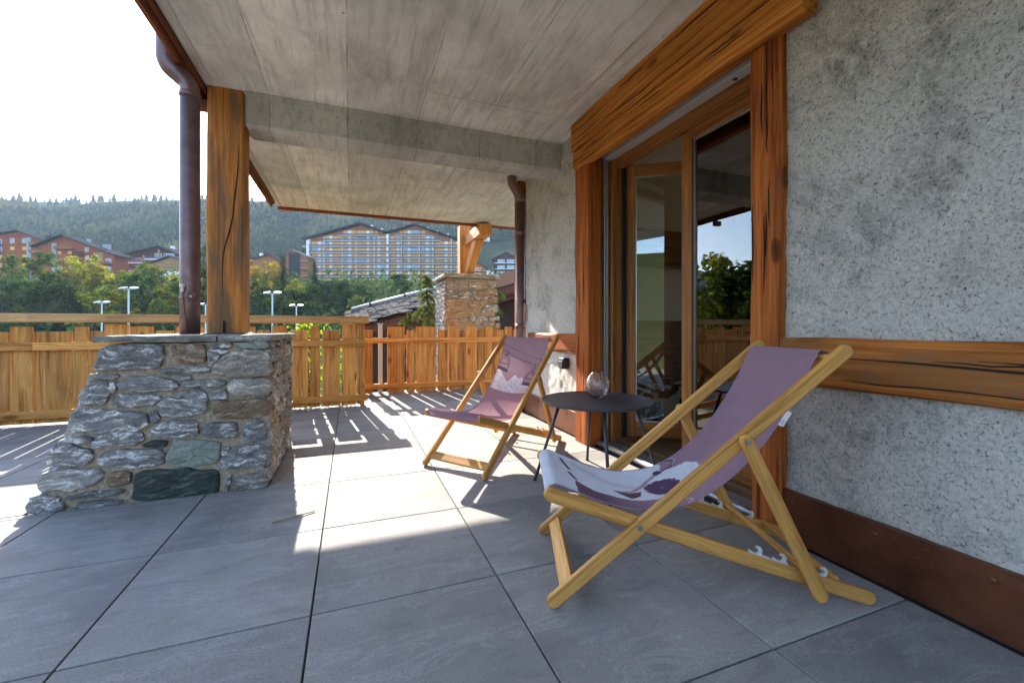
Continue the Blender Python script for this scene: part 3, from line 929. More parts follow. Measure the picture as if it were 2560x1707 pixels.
rb = thing('roof_bracket', 'chunky larch roof bracket with post, diagonal brace and beam on the garden pier', 'bracket', (1.8, 7.0, 1.735))
board('post', 1.715, 1.90, 6.98, 7.16, 1.74, 2.60, W_BEAM, rb, 'z', 0.004, 0.008)
board('beam', 1.79, 1.985, 6.09, 7.30, 2.262, 2.432, W_BEAM, rb, 'y', 0.004, 0.008)
timber('brace', (1.86, 6.99, 1.80), (1.885, 6.42, 2.30), 0.15, 0.13, W_BEAM, rb, (0, 0, 1), 4, 0.003)

# ------------------------------------------------------------------ railings
PL1 = [(-2.998, -2.919, 0.887), (-2.915, -2.831, 0.84), (-2.823, -2.673, 0.888), (-2.665, -2.395, 0.844), (-2.381, -2.282, 0.89), (-2.267, -2.171, 0.848), (-2.165, -1.985, 0.915), (-1.979, -1.792, 0.893), (-1.775, -1.632, 0.85), (-1.617, -1.377, 0.895), (-1.36, -1.243, 0.849), (-1.222, -0.99, 0.891), (-0.98, -0.931, 0.892), (-0.915, -0.8, 0.852), (-0.777, -0.638, 0.902), (-0.611, -0.433, 0.851), (-0.409, -0.315, 0.898), (-0.289, -0.11, 0.854), (-0.09, 0.061, 0.923), (0.068, 0.149, 0.923)]
PL2 = [(0.174, 0.277, 0.852), (0.463, 0.692, 0.894), (0.717, 0.823, 0.848), (0.843, 1.119, 0.895), (1.145, 1.28, 0.847), (1.298, 1.444, 0.895), (1.462, 1.54, 0.85), (1.555, 1.715, 0.895), (1.73, 1.816, 0.85), (1.83, 1.969, 0.896), (1.985, 2.127, 0.849), (2.143, 2.264, 0.896), (2.284, 2.551, 0.849)]
x = -3.02
while x > -4.9:
    w = RND.uniform(0.09, 0.26)
    PL1.insert(0, (x - w, x, RND.choice((0.845, 0.89))))
    x -= w + RND.uniform(0.008, 0.02)
ra = thing('front_railing', 'honey-coloured larch plank railing with a handrail behind the stone pier', 'railing', (-2.3, 5.11, 0))
for a, b, z in PL1:
    board('plank', a, b, 5.098, 5.122, 0.018, z, W_RAIL, ra, 'z', 0.0022, 0.003)
def rails(par, y0, y1, segs, z0, z1, mat):
    for a, b in segs:
        board('rail', a, b, y0, y1, z0, z1, mat, par, 'x', 0.003, 0.004, 8)
rails(ra, 5.060, 5.097, ((-4.9, -2.655), (-2.652, -1.2), (-1.197, 0.176)), 0.675, 0.748, W_RAIL)
rails(ra, 5.060, 5.097, ((-4.9, -2.3), (-2.297, -0.7), (-0.697, 0.18)), 0.06, 0.135, W_RAIL)
for a, b in ((-4.95, -2.672), (-2.669, 0.192)):
    board('handrail', a, b, 5.035, 5.175, 0.928, 1.008, W_HAND, ra, 'x', 0.002, 0.006, 8)
for xx in (-4.6, -3.1, -1.6, 0.10):
    board('post', xx, xx + 0.05, 5.1235, 5.17, 0.0, 0.927, W_RAIL, ra, 'z')
rb2 = thing('far_railing', 'reddish larch plank railing with uneven plank tops at the far end of the terrace', 'railing', (1.4, 5.97, 0))
for a, b, z in PL2:
    board('plank', a, b, 5.958, 5.982, 0.0, z, W_RAIL2, rb2, 'z', 0.0022, 0.003)
rails(rb2, 5.922, 5.957, ((0.16, 2.56),), 0.672, 0.745, W_RAIL2)
rails(rb2, 5.922, 5.957, ((0.16, 2.56),), 0.062, 0.132, W_RAIL2)
# railing that returns along the open left side
rl = thing('side_railing', 'larch plank railing along the open left side, mirrored in the door glass', 'railing', (-5.0, 3.0, 0))
y = 5.0
while y > -2.0:
    w = RND.uniform(0.09, 0.24)
    board('plank', -5.012, -4.988, y - w, y, 0.018, RND.choice((0.85, 0.89, 0.90)), W_RAIL, rl, 'z', 0.002, 0.003)
    y -= w + RND.uniform(0.01, 0.03)
for z0 in (0.06, 0.675):
    board('rail', -4.987, -4.95, -2.0, 5.05, z0, z0 + 0.073, W_RAIL, rl, 'y', 0.003)
board('handrail', -5.07, -4.93, -2.0, 5.03, 0.928, 1.008, W_HAND, rl, 'y', 0.002)

gp = thing('steel_post', 'galvanised steel post standing in the gap of the far railing', 'post', (0.38, 6.08, -0.3))
G().cbox(0.353, 0.406, 6.04, 6.09, -0.3, 0.93, 0.004).obj('tube', M_GALV, gp)
G().cbox(0.34, 0.42, 6.03, 6.10, 0.93, 0.938, 0.002).obj('head_plate', M_GALV, gp)
cp = G().tube([(0.23, 6.25, -0.6), (0.23, 6.25, 0.42), (0.21, 6.27, 0.47), (0.12, 6.33, 0.50)], 0.022, 12).obj('copper_vent_pipe', M_COPPER, smooth=True)
tag(cp, 'small bent copper pipe behind the first gap of the far railing', 'pipe')

# ------------------------------------------------------------------ house wall with its timbers
wall = thing('house_wall', 'grey roughcast house wall with timber band and copper skirting', 'wall', (1.75, 1.0, 0))
def render_panel(name, y0, y1, z0, z1, x=1.722):
    """roughcast sheet with real relief, facing -X"""
    ny, nz = max(2, int((y1 - y0) / 0.02)), max(2, int((z1 - z0) / 0.02))
    v, f = [], []
    for i in range(ny + 1):
        for k in range(nz + 1):
            yy, zz = y0 + (y1 - y0) * i / ny, z0 + (z1 - z0) * k / nz
            d = 0.006 * noise.noise(Vector((yy * 18, zz * 18, 1))) + 0.006 * noise.noise(Vector((yy * 5, zz * 5, 4)))
            v.append((x + d, yy, zz))
    for i in range(ny):
        for k in range(nz):
            a = i * (nz + 1) + k
            f.append((a, a + nz + 1, a + nz + 2, a + 1)[::-1])
    return mesh_obj(name, v, f, M_STUC, wall, smooth=True)
G().box(1.74, 1.93, -2.6, 1.29, -0.25, ZC + .2).box(1.74, 1.93, 2.90, 4.12, -0.25, ZC + .2).box(1.80, 1.93, 1.29, 2.90, 2.18, ZC + .2).box(1.93, 4.75, 3.94, 4.12, -0.25, ZC + .2).obj('masonry', M_STUC, wall)
render_panel('upper_render', -2.6, 1.292, 0.80, ZC)
render_panel('lower_render', -2.6, 1.292, 0.14, 0.70)
render_panel('corner_render', 2.92, 4.125, 0.10, ZC)
board('timber_band', 1.685, 1.74, -2.6, 1.285, 0.648, 0.842, W_BAND, wall, 'y', 0.016, 0.014, 24)
board('timber_band', 1.685, 1.74, 2.95, 4.0, 0.672, 0.832, W_OLD, wall, 'y', 0.014, 0.012, 10)
for y0, y1 in ((-2.6, 1.28), (2.97, 4.11)):
    sk = G().cbox(1.700, 1.712, y0, y1, 0.0, 0.198, 0.002).box(1.700, 1.73, y0, y1, 0.198, 0.204)
    sk = sk.obj('copper_skirting', M_COPPER, wall)
    y = y1 - 0.06
    while y > max(y0, -0.2):
        G().lathe([(0, 0), (0.009, 0), (0.008, 0.003), (0.004, 0.0045), (0, 0.0045)], 12, basis(Vector((0, 1, 0)), Vector((0, 0, 1)), Vector((-1, 0, 0)), (1.700, y, 0.165))).obj('screw', M_COPPER, sk)
        y -= 0.29
crack = plain('timber_shake', (0.012, 0.006, 0.003), 0.95)
G().tube([(1.684, 1.05, 0.768), (1.6835, 0.8, 0.765), (1.683, 0.6, 0.758), (1.683, 0.3, 0.752)], [.001, .004, .005, .002], 5).obj('shake', crack, wall)
G().tube([(1.684, 0.75, 0.785), (1.683, 0.5, 0.778), (1.683, 0.2, 0.775)], [.001, .003, .001], 5).obj('shake', crack, wall)

so = thing('wall_socket', 'black outdoor power socket on the grey render beside the far deck chair', 'socket', (1.715, 3.215, 0.58))
G().cbox(1.66, 1.722, 3.165, 3.262, 0.533, 0.628, 0.010).obj('housing', M_BLACK, so)
G().cbox(1.652, 1.6595, 3.175, 3.252, 0.54, 0.60, 0.004).obj('flap', M_BLACK, so)
dp2 = thing('corner_downpipe', 'brown downpipe at the house corner beside the far deck chair', 'downpipe', (1.69, 4.2, 0))
G().tube([(1.69, 4.2, -0.05), (1.69, 4.2, 0.85), (1.69, 4.2, 2.23)], 0.05, 24).obj('pipe', M_PIPE, dp2, smooth=True)
for z in (0.62, 0.87, 1.86):
    G().tube([(1.69, 4.2, z), (1.69, 4.2, z + 0.05)], 0.0535, 24).obj('socket_ring', M_PIPE, dp2, smooth=True)
G().tube([(1.69, 4.2, 2.21), (1.685, 4.2, 2.26), (1.655, 4.2, 2.32), (1.60, 4.2, 2.40), (1.59, 4.2, 2.50)], 0.051, 20).obj('elbow', M_PIPE, dp2, smooth=True)
G().cbox(1.69, 1.73, 4.13, 4.16, 1.14, 1.18, 0.004).obj('clamp', M_PIPEIN, dp2)
G().tube([(1.715, 4.08, 1.12), (1.715, 4.08, 0.95)], 0.004, 6).obj('hook', M_PIPEIN, dp2)
tc_ = thing('corner_timber', 'dark timber board upright behind the corner downpipe', 'timber', (1.72, 4.33, 0))
board('shaft', 1.70, 1.80, 4.28, 4.40, 0.0, ZC, W_OLD, tc_, 'z', 0.004)


# ------------------------------------------------------------------ glazed door in the wall
door = thing('patio_door', 'tall timber-framed glazed patio door with one leaf open inwards', 'door', (1.85, 2.1, 0))
YL, YR = 2.78, 1.36           # clear opening
board('jamb_post', 1.645, 1.785, 2.76, 2.945, 0.0, 2.135, W_OLD, door, 'z', 0.010, 0.012, 16)
board('jamb_post', 1.675, 1.90, 1.268, 1.412, 0.0, 2.135, W_OLD, door, 'z', 0.009, 0.016, 16)
board('lintel', 1.622, 1.705, 1.13, 2.935, 2.105, 2.245, W_LINT, door, 'y', 0.009, 0.014, 14)
board('lintel', 1.615, 1.80, 1.16, 2.955, 2.250, 2.471, W_LINT, door, 'y', 0.006, 0.006, 14)
board('head_lining', 1.706, 1.786, 1.40, 2.80, 2.172, 2.20, W_OLD, door, 'y')
board('head_lining', 1.79, 1.93, 1.40, 2.80, 2.187, 2.215, W_FRAME, door, 'y')
G().cbox(1.79, 1.862, 1.40, 2.79, 2.145, 2.184, 0.002).obj('blind_rail', M_ALUW, door)
G().tube([(1.83, 1.62, 2.146), (1.83, 1.62, 2.141)], 0.012, 12).obj('rail_screw', M_BLACK, door)
g = G().cbox(1.787, 1.80, 2.745, 2.757, 0.0, 2.16, 0.001).cbox(1.81, 1.823, 2.745, 2.757, 0.0, 2.16, 0.001).box(1.787, 1.823, 2.757, 2.768, 0.0, 2.16)
g.obj('blind_guide', M_ALU, door)
board('frame_stile', 1.84, 1.925, 2.72, 2.85, 0.02, 2.185, W_FRAME, door, 'z', 0, 0.003)
board('frame_stile', 1.88, 1.96, 1.36, 1.47, 0.02, 2.185, W_FRAME, door, 'z', 0, 0.003)
board('frame_head', 1.87, 1.945, 1.47, 2.72, 2.085, 2.183, W_FRAME, door, 'y', 0, 0.003)
board('frame_sill', 1.88, 2.02, 1.36, 2.80, 0.0, 0.055, W_INT, door, 'y', 0, 0.006)
G().box(1.926, 1.95, 2.70, 2.76, 0.03, 2.15).obj('seal', M_RUBBER, door)

def leaf(name, W, H, z0, m, free_handle):
    """door leaf in local x (0..W from hinge), y thickness, built as stiles, rails, pane"""
    t, s = 0.058, 0.085
    e = None
    def part(nm, x0, x1, zz0, zz1, ax):
        mm = m @ Matrix.Translation(((x0 + x1) / 2, t / 2, (zz0 + zz1) / 2))
        if ax == 'z':
            mm = mm @ Matrix.Rotation(-math.pi / 2, 4, 'Y')
            v, f = timber_geo(zz1 - zz0, x1 - x0, t, 4, 0, 0.004, 3)
        else:
            v, f = timber_geo(x1 - x0, zz1 - zz0, t, 4, 0, 0.004, 4)
        return mesh_obj(nm, v, f, W_FRAME, e if e else door, mm)
    e = part(name, 0, s, z0, z0 + H, 'z')
    part('stile', W - s, W, z0, z0 + H, 'z')
    part('rail', s, W - s, z0, z0 + 0.11, 'x')
    part('rail', s, W - s, z0 + H - s, z0 + H, 'x')
    gl = G().box(s - .005, W - s + .005, 0.026, 0.030, z0 + 0.105, z0 + H - s + .005).obj('pane', M_GLASS, e, m)
    bead = G()
    for a in ((s, s + .008, z0 + .11, z0 + H - s), (W - s - .008, W - s, z0 + .11, z0 + H - s)):
        bead.box(a[0], a[1], 0.016, 0.025, a[2], a[3])
    bead.box(s + .008, W - s - .008, 0.016, 0.025, z0 + H - s - .008, z0 + H - s).box(s + .008, W - s - .008, 0.016, 0.025, z0 + .11, z0 + .118)
    bead.obj('glazing_seal', M_ALU, e, m)
    if free_handle:
        h = G().cbox(W - s / 2 - .014, W - s / 2 + .014, -0.008, -0.0005, z0 + 0.92, z0 + 1.08, 0.003).cbox(W - s / 2 - .10, W - s / 2 + .01, -0.05, -0.036, z0 + 1.02, z0 + 1.04, 0.005).box(W - s / 2 - .008, W - s / 2 + .008, -0.037, -0.008, z0 + 1.02, z0 + 1.04)
        h.obj('handle', M_BLACK, e, m)
    return e
def _merge(l):
    g = G()
    for v, f in l: g.add(v, f)
    return g.v, g.f
# closed right leaf: hinge at the near jamb, local x towards +Y, outer face towards -X
m = basis(Vector((0, -1, 0)), Vector((1, 0, 0)), Vector((0, 0, 1)), (1.94, 2.118, 0))
leaf('fixed_leaf', 0.715, 2.06, 0.055, m, False)
az = math.radians(125)
dx, dy = math.sin(az), math.cos(az)
m = basis(Vector((dx, dy, 0)), Vector((-dy, dx, 0)), Vector((0, 0, 1)), (1.955, 2.735, 0))
leaf('open_leaf', 0.66, 2.06, 0.055, m, True)
th = G().tube([(1.735, 2.75, 0.022), (1.735, 1.42, 0.022)], 0.022, 14)
th.obj('threshold_tube', M_ALU, door, smooth=True)
G().cbox(1.757, 1.90, 1.40, 2.77, -0.02, 0.012, 0.003).obj('stone_sill', plain('grey_sill', (0.20, 0.195, 0.185), 0.75, var=0.2, scale=90, bump=0.3), door)

# drying cracks in the old timbers
rk_ = random.Random(4)
def shakes(par, n, face, lo, hi, cross, ax):
    for _ in range(n):
        u = rk_.uniform(*cross)
        s0 = rk_.uniform(lo, hi - .2)
        L = rk_.uniform(.18, .6)
        pts, rad = [], []
        for k in range(6):
            t = s0 + L * k / 5
            uu = u + rk_.uniform(-.004, .004)
            pts.append((face, uu, t) if ax == 'z' else (face, t, uu))
            rad.append(0.0006 + 0.0022 * math.sin(math.pi * (k + .2) / 5.4))
        G().tube(pts, rad, 5).obj('shake', crack, par)
shakes(door, 5, 1.643, .2, 2.0, (2.78, 2.92), 'z')
shakes(door, 7, 1.672, .9, 2.0, (1.29, 1.39), 'z')
shakes(door, 6, 1.619, 1.2, 2.85, (2.12, 2.23), 'y')
shakes(door, 6, 1.612, 1.2, 2.85, (2.27, 2.44), 'y')
shakes(wall, 8, 1.682, -.4, 1.2, (.67, .82), 'y')

# ------------------------------------------------------------------ the room behind the door
rf = G().box(1.96, 6.6, -1.6, 3.93, -0.10, 0.0).obj('room_floor', wood('room_floorboards', (0.10, 0.055, 0.025), (0.16, 0.09, 0.042), (0.22, 0.13, 0.065)))
tag(rf, kind='structure')
rc = G().box(1.94, 6.6, -1.6, 3.93, 2.50, 2.60).obj('room_ceiling', M_WHITE)
tag(rc, kind='structure')
rw = thing('room_walls', 'white plaster room walls with an old wood dado seen through the open door', 'wall', (4, 1, 0))
G().box(6.5, 6.6, -1.6, 0.6, 0, 2.5).box(6.5, 6.6, 2.8, 3.93, 0, 2.5).box(6.5, 6.6, 0.6, 2.8, 2.2, 2.5).box(6.5, 6.6, 0.6, 2.8, 0, 1.0).box(1.94, 6.5, -1.7, -1.6, 0, 2.5).obj('plaster', M_WHITE, rw)  # gap in the back wall: unseen opening added to brighten the room
G().box(1.935, 1.945, -1.6, 1.36, 0, 2.5).obj('inner_lining', M_WHITE, rw)
g = G().box(2.0, 4.8, 3.85, 3.93, 0, 2.5).box(6.4, 6.5, 3.85, 3.93, 0, 2.5).box(4.8, 6.4, 3.85, 3.93, 2.3, 2.5).box(4.8, 6.4, 3.85, 3.93, 0, 0.3)  # leaves a second unseen opening, added to let daylight into the room
g.obj('added_window_wall', M_WHITE, rw)
for k in range(4):
    z = 0.02 + k * 0.235
    board('dado_board', 6.46, 6.495, -1.6, 3.84, z, z + 0.232, W_INT, rw, 'y', 0.002)
    board('dado_board', 2.02, 4.78, 3.81, 3.845, z, z + 0.232, W_INT, rw, 'x', 0.002)
board('cornice', 6.42, 6.495, -1.6, 3.84, 1.92, 2.06, W_INT, rw, 'y', 0.004)
board('added_window_post', 5.55, 5.65, 3.80, 3.9, 0.3, 2.3, W_INT, rw, 'z')  # upright in the added, unseen opening
board('cornice', 2.02, 4.78, 3.79, 3.845, 1.55, 1.95, W_INT, rw, 'x', 0.004)
sp = thing('ceiling_spotlight', 'small lit downlight glowing orange in the white room ceiling', 'lamp', (3.1, 2.95, 2.5))
G().lathe([(0.032, 0), (0.05, 0), (0.05, -0.006), (0.032, -0.006)], 24, Matrix.Translation((3.1, 2.95, 2.499))).obj('ring', M_STEEL, sp)
em = NB('warm_lamp')
em.set(Base_Color=(1, .5, .2))
em.b.inputs['Emission Color'].default_value = (1.0, 0.42, 0.10, 1)
em.b.inputs['Emission Strength'].default_value = 3.0
G().lathe([(0, 0), (0.031, 0), (0.031, -0.003), (0, -0.003)], 20, Matrix.Translation((3.1, 2.95, 2.498))).obj('bulb', em.mat, sp)

# cowhide pouf inside, behind the open leaf
def mat_cow():
    m = NB('cowhide')
    v = m.obj_coord(rand=False)
    n1 = m.noise(v, 5.5, 4, 0.6, 0.8)
    n2 = m.noise(v, 60, 3)
    c = m.ramp(n1, [(0.50, (0.018, 0.010, 0.008)), (0.53, (0.05, 0.025, 0.015)), (0.55, (0.55, 0.51, 0.42))])
    m.set(Base_Color=c, Roughness=0.8)
    m.bump(n2, 0.4, 0.006)
    return m.mat
pf = G().lathe([(0, 0.0), (0.22, 0.0), (0.31, 0.03), (0.36, 0.10), (0.375, 0.20), (0.36, 0.30), (0.30, 0.385), (0.2, 0.425), (0.08, 0.435), (0, 0.435)], 36)
pf.v = [v + Vector((1, 1, 0)) * 0.02 * noise.noise(v * 4) for v in pf.v]
pfo = pf.obj('pouf', mat_cow(), None, Matrix.Translation((2.76, 3.12, 0.0)), smooth=True)
tag(pfo, 'black and white cowhide pouf on the room floor behind the open door leaf', 'pouf')

# ------------------------------------------------------------------ deck chairs
def bar_geo(L, h, t, bev=0.004, n=7, w_round=True):
    """flat bar along X with rounded ends, softened edges; h in Z, t in Y"""
    def outline(r, l):
        pts = []
        for k in range(n + 1):
            a = -math.pi / 2 + math.pi * k / n
            pts.append((l + r * math.cos(a), r * math.sin(a)))
        for k in range(n + 1):
            a = math.pi / 2 + math.pi * k / n
            pts.append((-l + r * math.cos(a), r * math.sin(a)))
        return pts
    l = L / 2 - h / 2
    o1, o0 = outline(h / 2, l), outline(h / 2 - bev, l)
    m = len(o1)
    v, f = [], []
    for pts, y in ((o0, -t / 2), (o1, -t / 2 + bev), (o1, t / 2 - bev), (o0, t / 2)):
        v += [(x, y, z) for x, z in pts]
    for i in range(3):
        for k in range(m):
            f.append((i * m + k, i * m + (k + 1) % m, (i + 1) * m + (k + 1) % m, (i + 1) * m + k))
    f.append(list(range(m))[::-1])
    f.append([3 * m + k for k in range(m)])
    return v, [q[::-1] for q in f]


def catmull(P, n):
    P = [Vector((*p, 0)) for p in P]
    Q = [P[0] * 2 - P[1]] + P + [P[-1] * 2 - P[-2]]
    out = []
    for i in range(1, len(Q) - 2):
        for k in range(12):
            t = k / 12
            a, b, c, d = Q[i - 1], Q[i], Q[i + 1], Q[i + 2]
            out.append(0.5 * ((2 * b) + (c - a) * t + (2 * a - 5 * b + 4 * c - d) * t * t + (3 * b - 3 * c + d - a) * t ** 3))
    out.append(P[-1])
    seg = [0.0]
    for a, b in zip(out, out[1:]):
        seg.append(seg[-1] + (b - a).length)
    res, j = [], 0
    for k in range(n + 1):
        d = seg[-1] * k / n
        while j < len(seg) - 2 and seg[j + 1] < d: j += 1
        t = (d - seg[j]) / max(1e-9, seg[j + 1] - seg[j])
        res.append(out[j].lerp(out[j + 1], t))
    return res, seg[-1]


PROFILE = [(.018, .320), (-.004, .333), (-.004, .358), (.020, .374), (.05, .366), (.10, .346), (.21, .306), (.33, .286), (.46, .308), (.58, .378), (.69, .488), (.775, .612), (.82, .690), (.862, .782), (.882, .806), (.902, .799), (.907, .775)]


def fbm(x, y, s=0.0):
    return noise.fractal(Vector((x, y, s)), 1.0, 2.0, 4)


def seg_dist(px, py, a, b):
    ax, ay = a
    bx, by = b
    dx, dy = bx - ax, by - ay
    t = max(0, min(1, ((px - ax) * dx + (py - ay) * dy) / (dx * dx + dy * dy)))
    return math.hypot(px - ax - dx * t, py - ay - dy * t)


PURPLE = (0.37, 0.23, 0.275)
def mixc(a, b, t):
    return tuple(x + (y - x) * t for x, y in zip(a, b))
def sstep(a, b, x):
    t = max(0, min(1, (x - a) / (b - a)))
    return t * t * (3 - 2 * t)


def in_poly(P, x, y):
    r = False
    for (x0, y0), (x1, y1) in zip(P, P[1:] + P[:1]):
        if (y0 > y) != (y1 > y) and x < (x1 - x0) * (y - y0) / (y1 - y0) + x0:
            r = not r
    return r


def poly_d(P, x, y):
    return min(seg_dist(x, y, p, q) for p, q in zip(P, P[1:]))


KW = 0.42
FUR = [(p, q * KW) for p, q in [(-.1, -.2), (.168, -.2), (.172, .2), (.178, .34), (.21, .30), (.246, .262), (.31, .262), (.40, .245), (.485, .265), (.57, .30), (.63, .39), (.672, .50), (.675, .62), (.655, .77), (.61, .80), (.575, .83), (.548, .86), (.562, .90), (.572, 1.2), (-.1, 1.2)]]
def print_animal(a, w):
    """a: metres from the front roll, w: 0 near .. 1 far; a white-furred head lies across the seat"""
    X = w * KW
    n1 = noise.noise(Vector((a * 60, X * 60, 3)))
    n2 = noise.noise(Vector((a * 150, X * 150, 8)))
    fa, fX = a + 0.007 * n1 + 0.004 * n2, X + 0.006 * noise.noise(Vector((a * 120, X * 40, 5)))
    white = (0.76, 0.76, 0.79)
    inside = in_poly(FUR, fa, fX)
    c = white if inside else mixc((0.19, 0.105, 0.15), PURPLE, sstep(0.22, 0.48, a))
    st = 0.5 + 0.5 * noise.noise(Vector((a * 30, X * 170, 1)))
    if inside:
        pk = sstep(0.055, 0.0, poly_d([(.19, .36), (.25, .33), (.314, .27), (.42, .24)], a, X) + 0.03 * st)
        c = mixc(c, (0.50, 0.32, 0.32), 0.75 * pk * (0.35 + 0.65 * st))
        c = mixc(c, (0.66, 0.60, 0.66), 0.5 * sstep(0.45, 0.75, st))
    d = poly_d([(.142, .362), (.155, .31), (.168, .262)], a, X)
    c = mixc(c, (0.10, 0.05, 0.06), sstep(0.011, 0.004, d + 0.004 * n2))
    d = poly_d([(.162, .215), (.172, .185), (.182, .162)], a, X)
    c = mixc(c, (0.10, 0.05, 0.06), sstep(0.011, 0.004, d + 0.004 * n2))
    # brow ridge, beak, eye
    d = poly_d([(.335, .18), (.40, .198), (.438, .24), (.48, .30), (.538, .355)], a, X)
    c = mixc(c, (0.30, 0.15, 0.17), 0.85 * sstep(0.016, 0.003, d + 0.006 * st))
    d = math.hypot(a - .535, X - .352)
    c = mixc(c, (0.12, 0.06, 0.11), sstep(0.022, 0.014, d + 0.005 * n1))
    if in_poly([(.332, .178), (.40, .185), (.432, .20), (.42, .15), (.381, .118)], a + 0.002 * n1, X): c = mixc((0.14, 0.07, 0.075), (0.30, 0.17, 0.17), 0.4 * st)
    d = math.hypot((a - .515) / .066, (X - .215) / .073) + 0.16 * n1 + 0.10 * n2
    c = mixc(c, mixc((0.10, 0.055, 0.115), (0.17, 0.10, 0.15), st), sstep(1.04, 0.92, d))
    if math.hypot(a - .512, X - .215) < 0.006: c = (0.26, 0.18, 0.27)
    # horns
    H = [(.592, .418), (.612, .405), (.620, .38), (.60, .362), (.552, .352)]
    d = poly_d(H, a, X)
    c = mixc(c, (0.13, 0.07, 0.10), sstep(0.007, 0.004, d))
    d = poly_d([(p + .006, q + .004) for p, q in H[:4]], a, X)
    c = mixc(c, (0.62, 0.52, 0.58), sstep(0.0035, 0.0015, d))
    d = poly_d([(.545, .058), (.562, .035), (.56, .022), (.545, .014)], a, X)
    c = mixc(c, (0.62, 0.52, 0.58), sstep(0.004, 0.0015, d))
    return c


RIDGE = [(-.1, .90), (.06, .928), (.13, .90), (.2, .868), (.27, .84), (.34, .826), (.40, .86), (.46, .889), (.55, .858), (.60, .868), (.65, .865), (.74, .818), (.85, .80), (1.1, .795)]
def poly_y(P, x):
    for (x0, y0), (x1, y1) in zip(P, P[1:]):
        if x <= x1: return y0 + (y1 - y0) * (x - x0) / (x1 - x0)
    return P[-1][1]
def print_lift(a, w):
    """purple sky, white peaks, two cables with hanging chairs"""
    t = 1 - w                       # 0 at the viewer's left
    X = KW * t
    sky_c = (0.44, 0.28, 0.315)
    c = sky_c
    h = poly_y(RIDGE, t) + 0.006 * noise.noise(Vector((X * 40, 1, 1)))
    base = 0.763 - 0.03 * math.sin(t * 2.8) + 0.004 * noise.noise(Vector((X * 60, a * 20, 4)))
    if base < a < h:
        m = 0.5 + 0.5 * fbm(X * 18, a * 26 + X * 14, 2)
        wv = 0.5 + 0.5 * math.sin(110 * a + 40 * X + 7 * fbm(X * 9, a * 9, 5))
        c = mixc(sky_c, (0.78, 0.75, 0.79), min(1, max(0.15, 0.30 + 0.55 * m + 0.25 * wv)))
        if h - a < 0.006: c = (0.80, 0.78, 0.82)
    elif a <= base:
        c = (0.38, 0.225, 0.265)
    ln = (0.10, 0.07, 0.11)
    for y0, ym, y1 in ((1.145, 1.072, 1.02), (1.10, 1.018, 0.972)):
        yc = y0 + (y1 - y0) * t - 4 * ((y0 + y1) / 2 - ym) * t * (1 - t)
        c = mixc(c, ln, sstep(0.0045, 0.002, abs(a - yc)))
        if abs(a - yc - .001) < 0.002 and (X * 120) % 2 < 0.8: c = (0.58, 0.52, 0.58)
    for cx, hang, mid, rr, tilt in ((0.045, 1.084, 0.99, 0.055, -0.28), (0.345, 0.976, 0.875, 0.05, -0.10)):
        d = 9.0
        for p, q in zip([(cx + .012, hang), (cx + .016, hang - .03), (cx - .004, mid + rr * .98)], [(cx + .016, hang - .03), (cx - .004, mid + rr * .98), (cx - .004, mid + rr)]):
            d = min(d, seg_dist(X, a, p, q))
        for k in range(9):
            t0, t1 = math.pi * k / 9, math.pi * (k + 1) / 9
            for q in (rr, rr * .68):
                d = min(d, seg_dist(X, a, (cx + q * math.cos(t0), mid + q * .95 * math.sin(t0)), (cx + q * math.cos(t1), mid + q * .95 * math.sin(t1))))
        d = min(d, seg_dist(X, a, (cx + rr, mid), (cx + rr, mid - .05)), seg_dist(X, a, (cx - rr, mid), (cx - rr, mid - .04)), seg_dist(X, a, (cx - rr, mid - .005), (cx + rr, mid - .02)))
        c = mixc(c, ln, sstep(0.0045, 0.002, d))
        yy = mid - .058 + tilt * (X - cx)
        if abs(X - cx) < rr + .006 and abs(a - yy) < 0.014: c = (0.13, 0.095, 0.125)
    return c


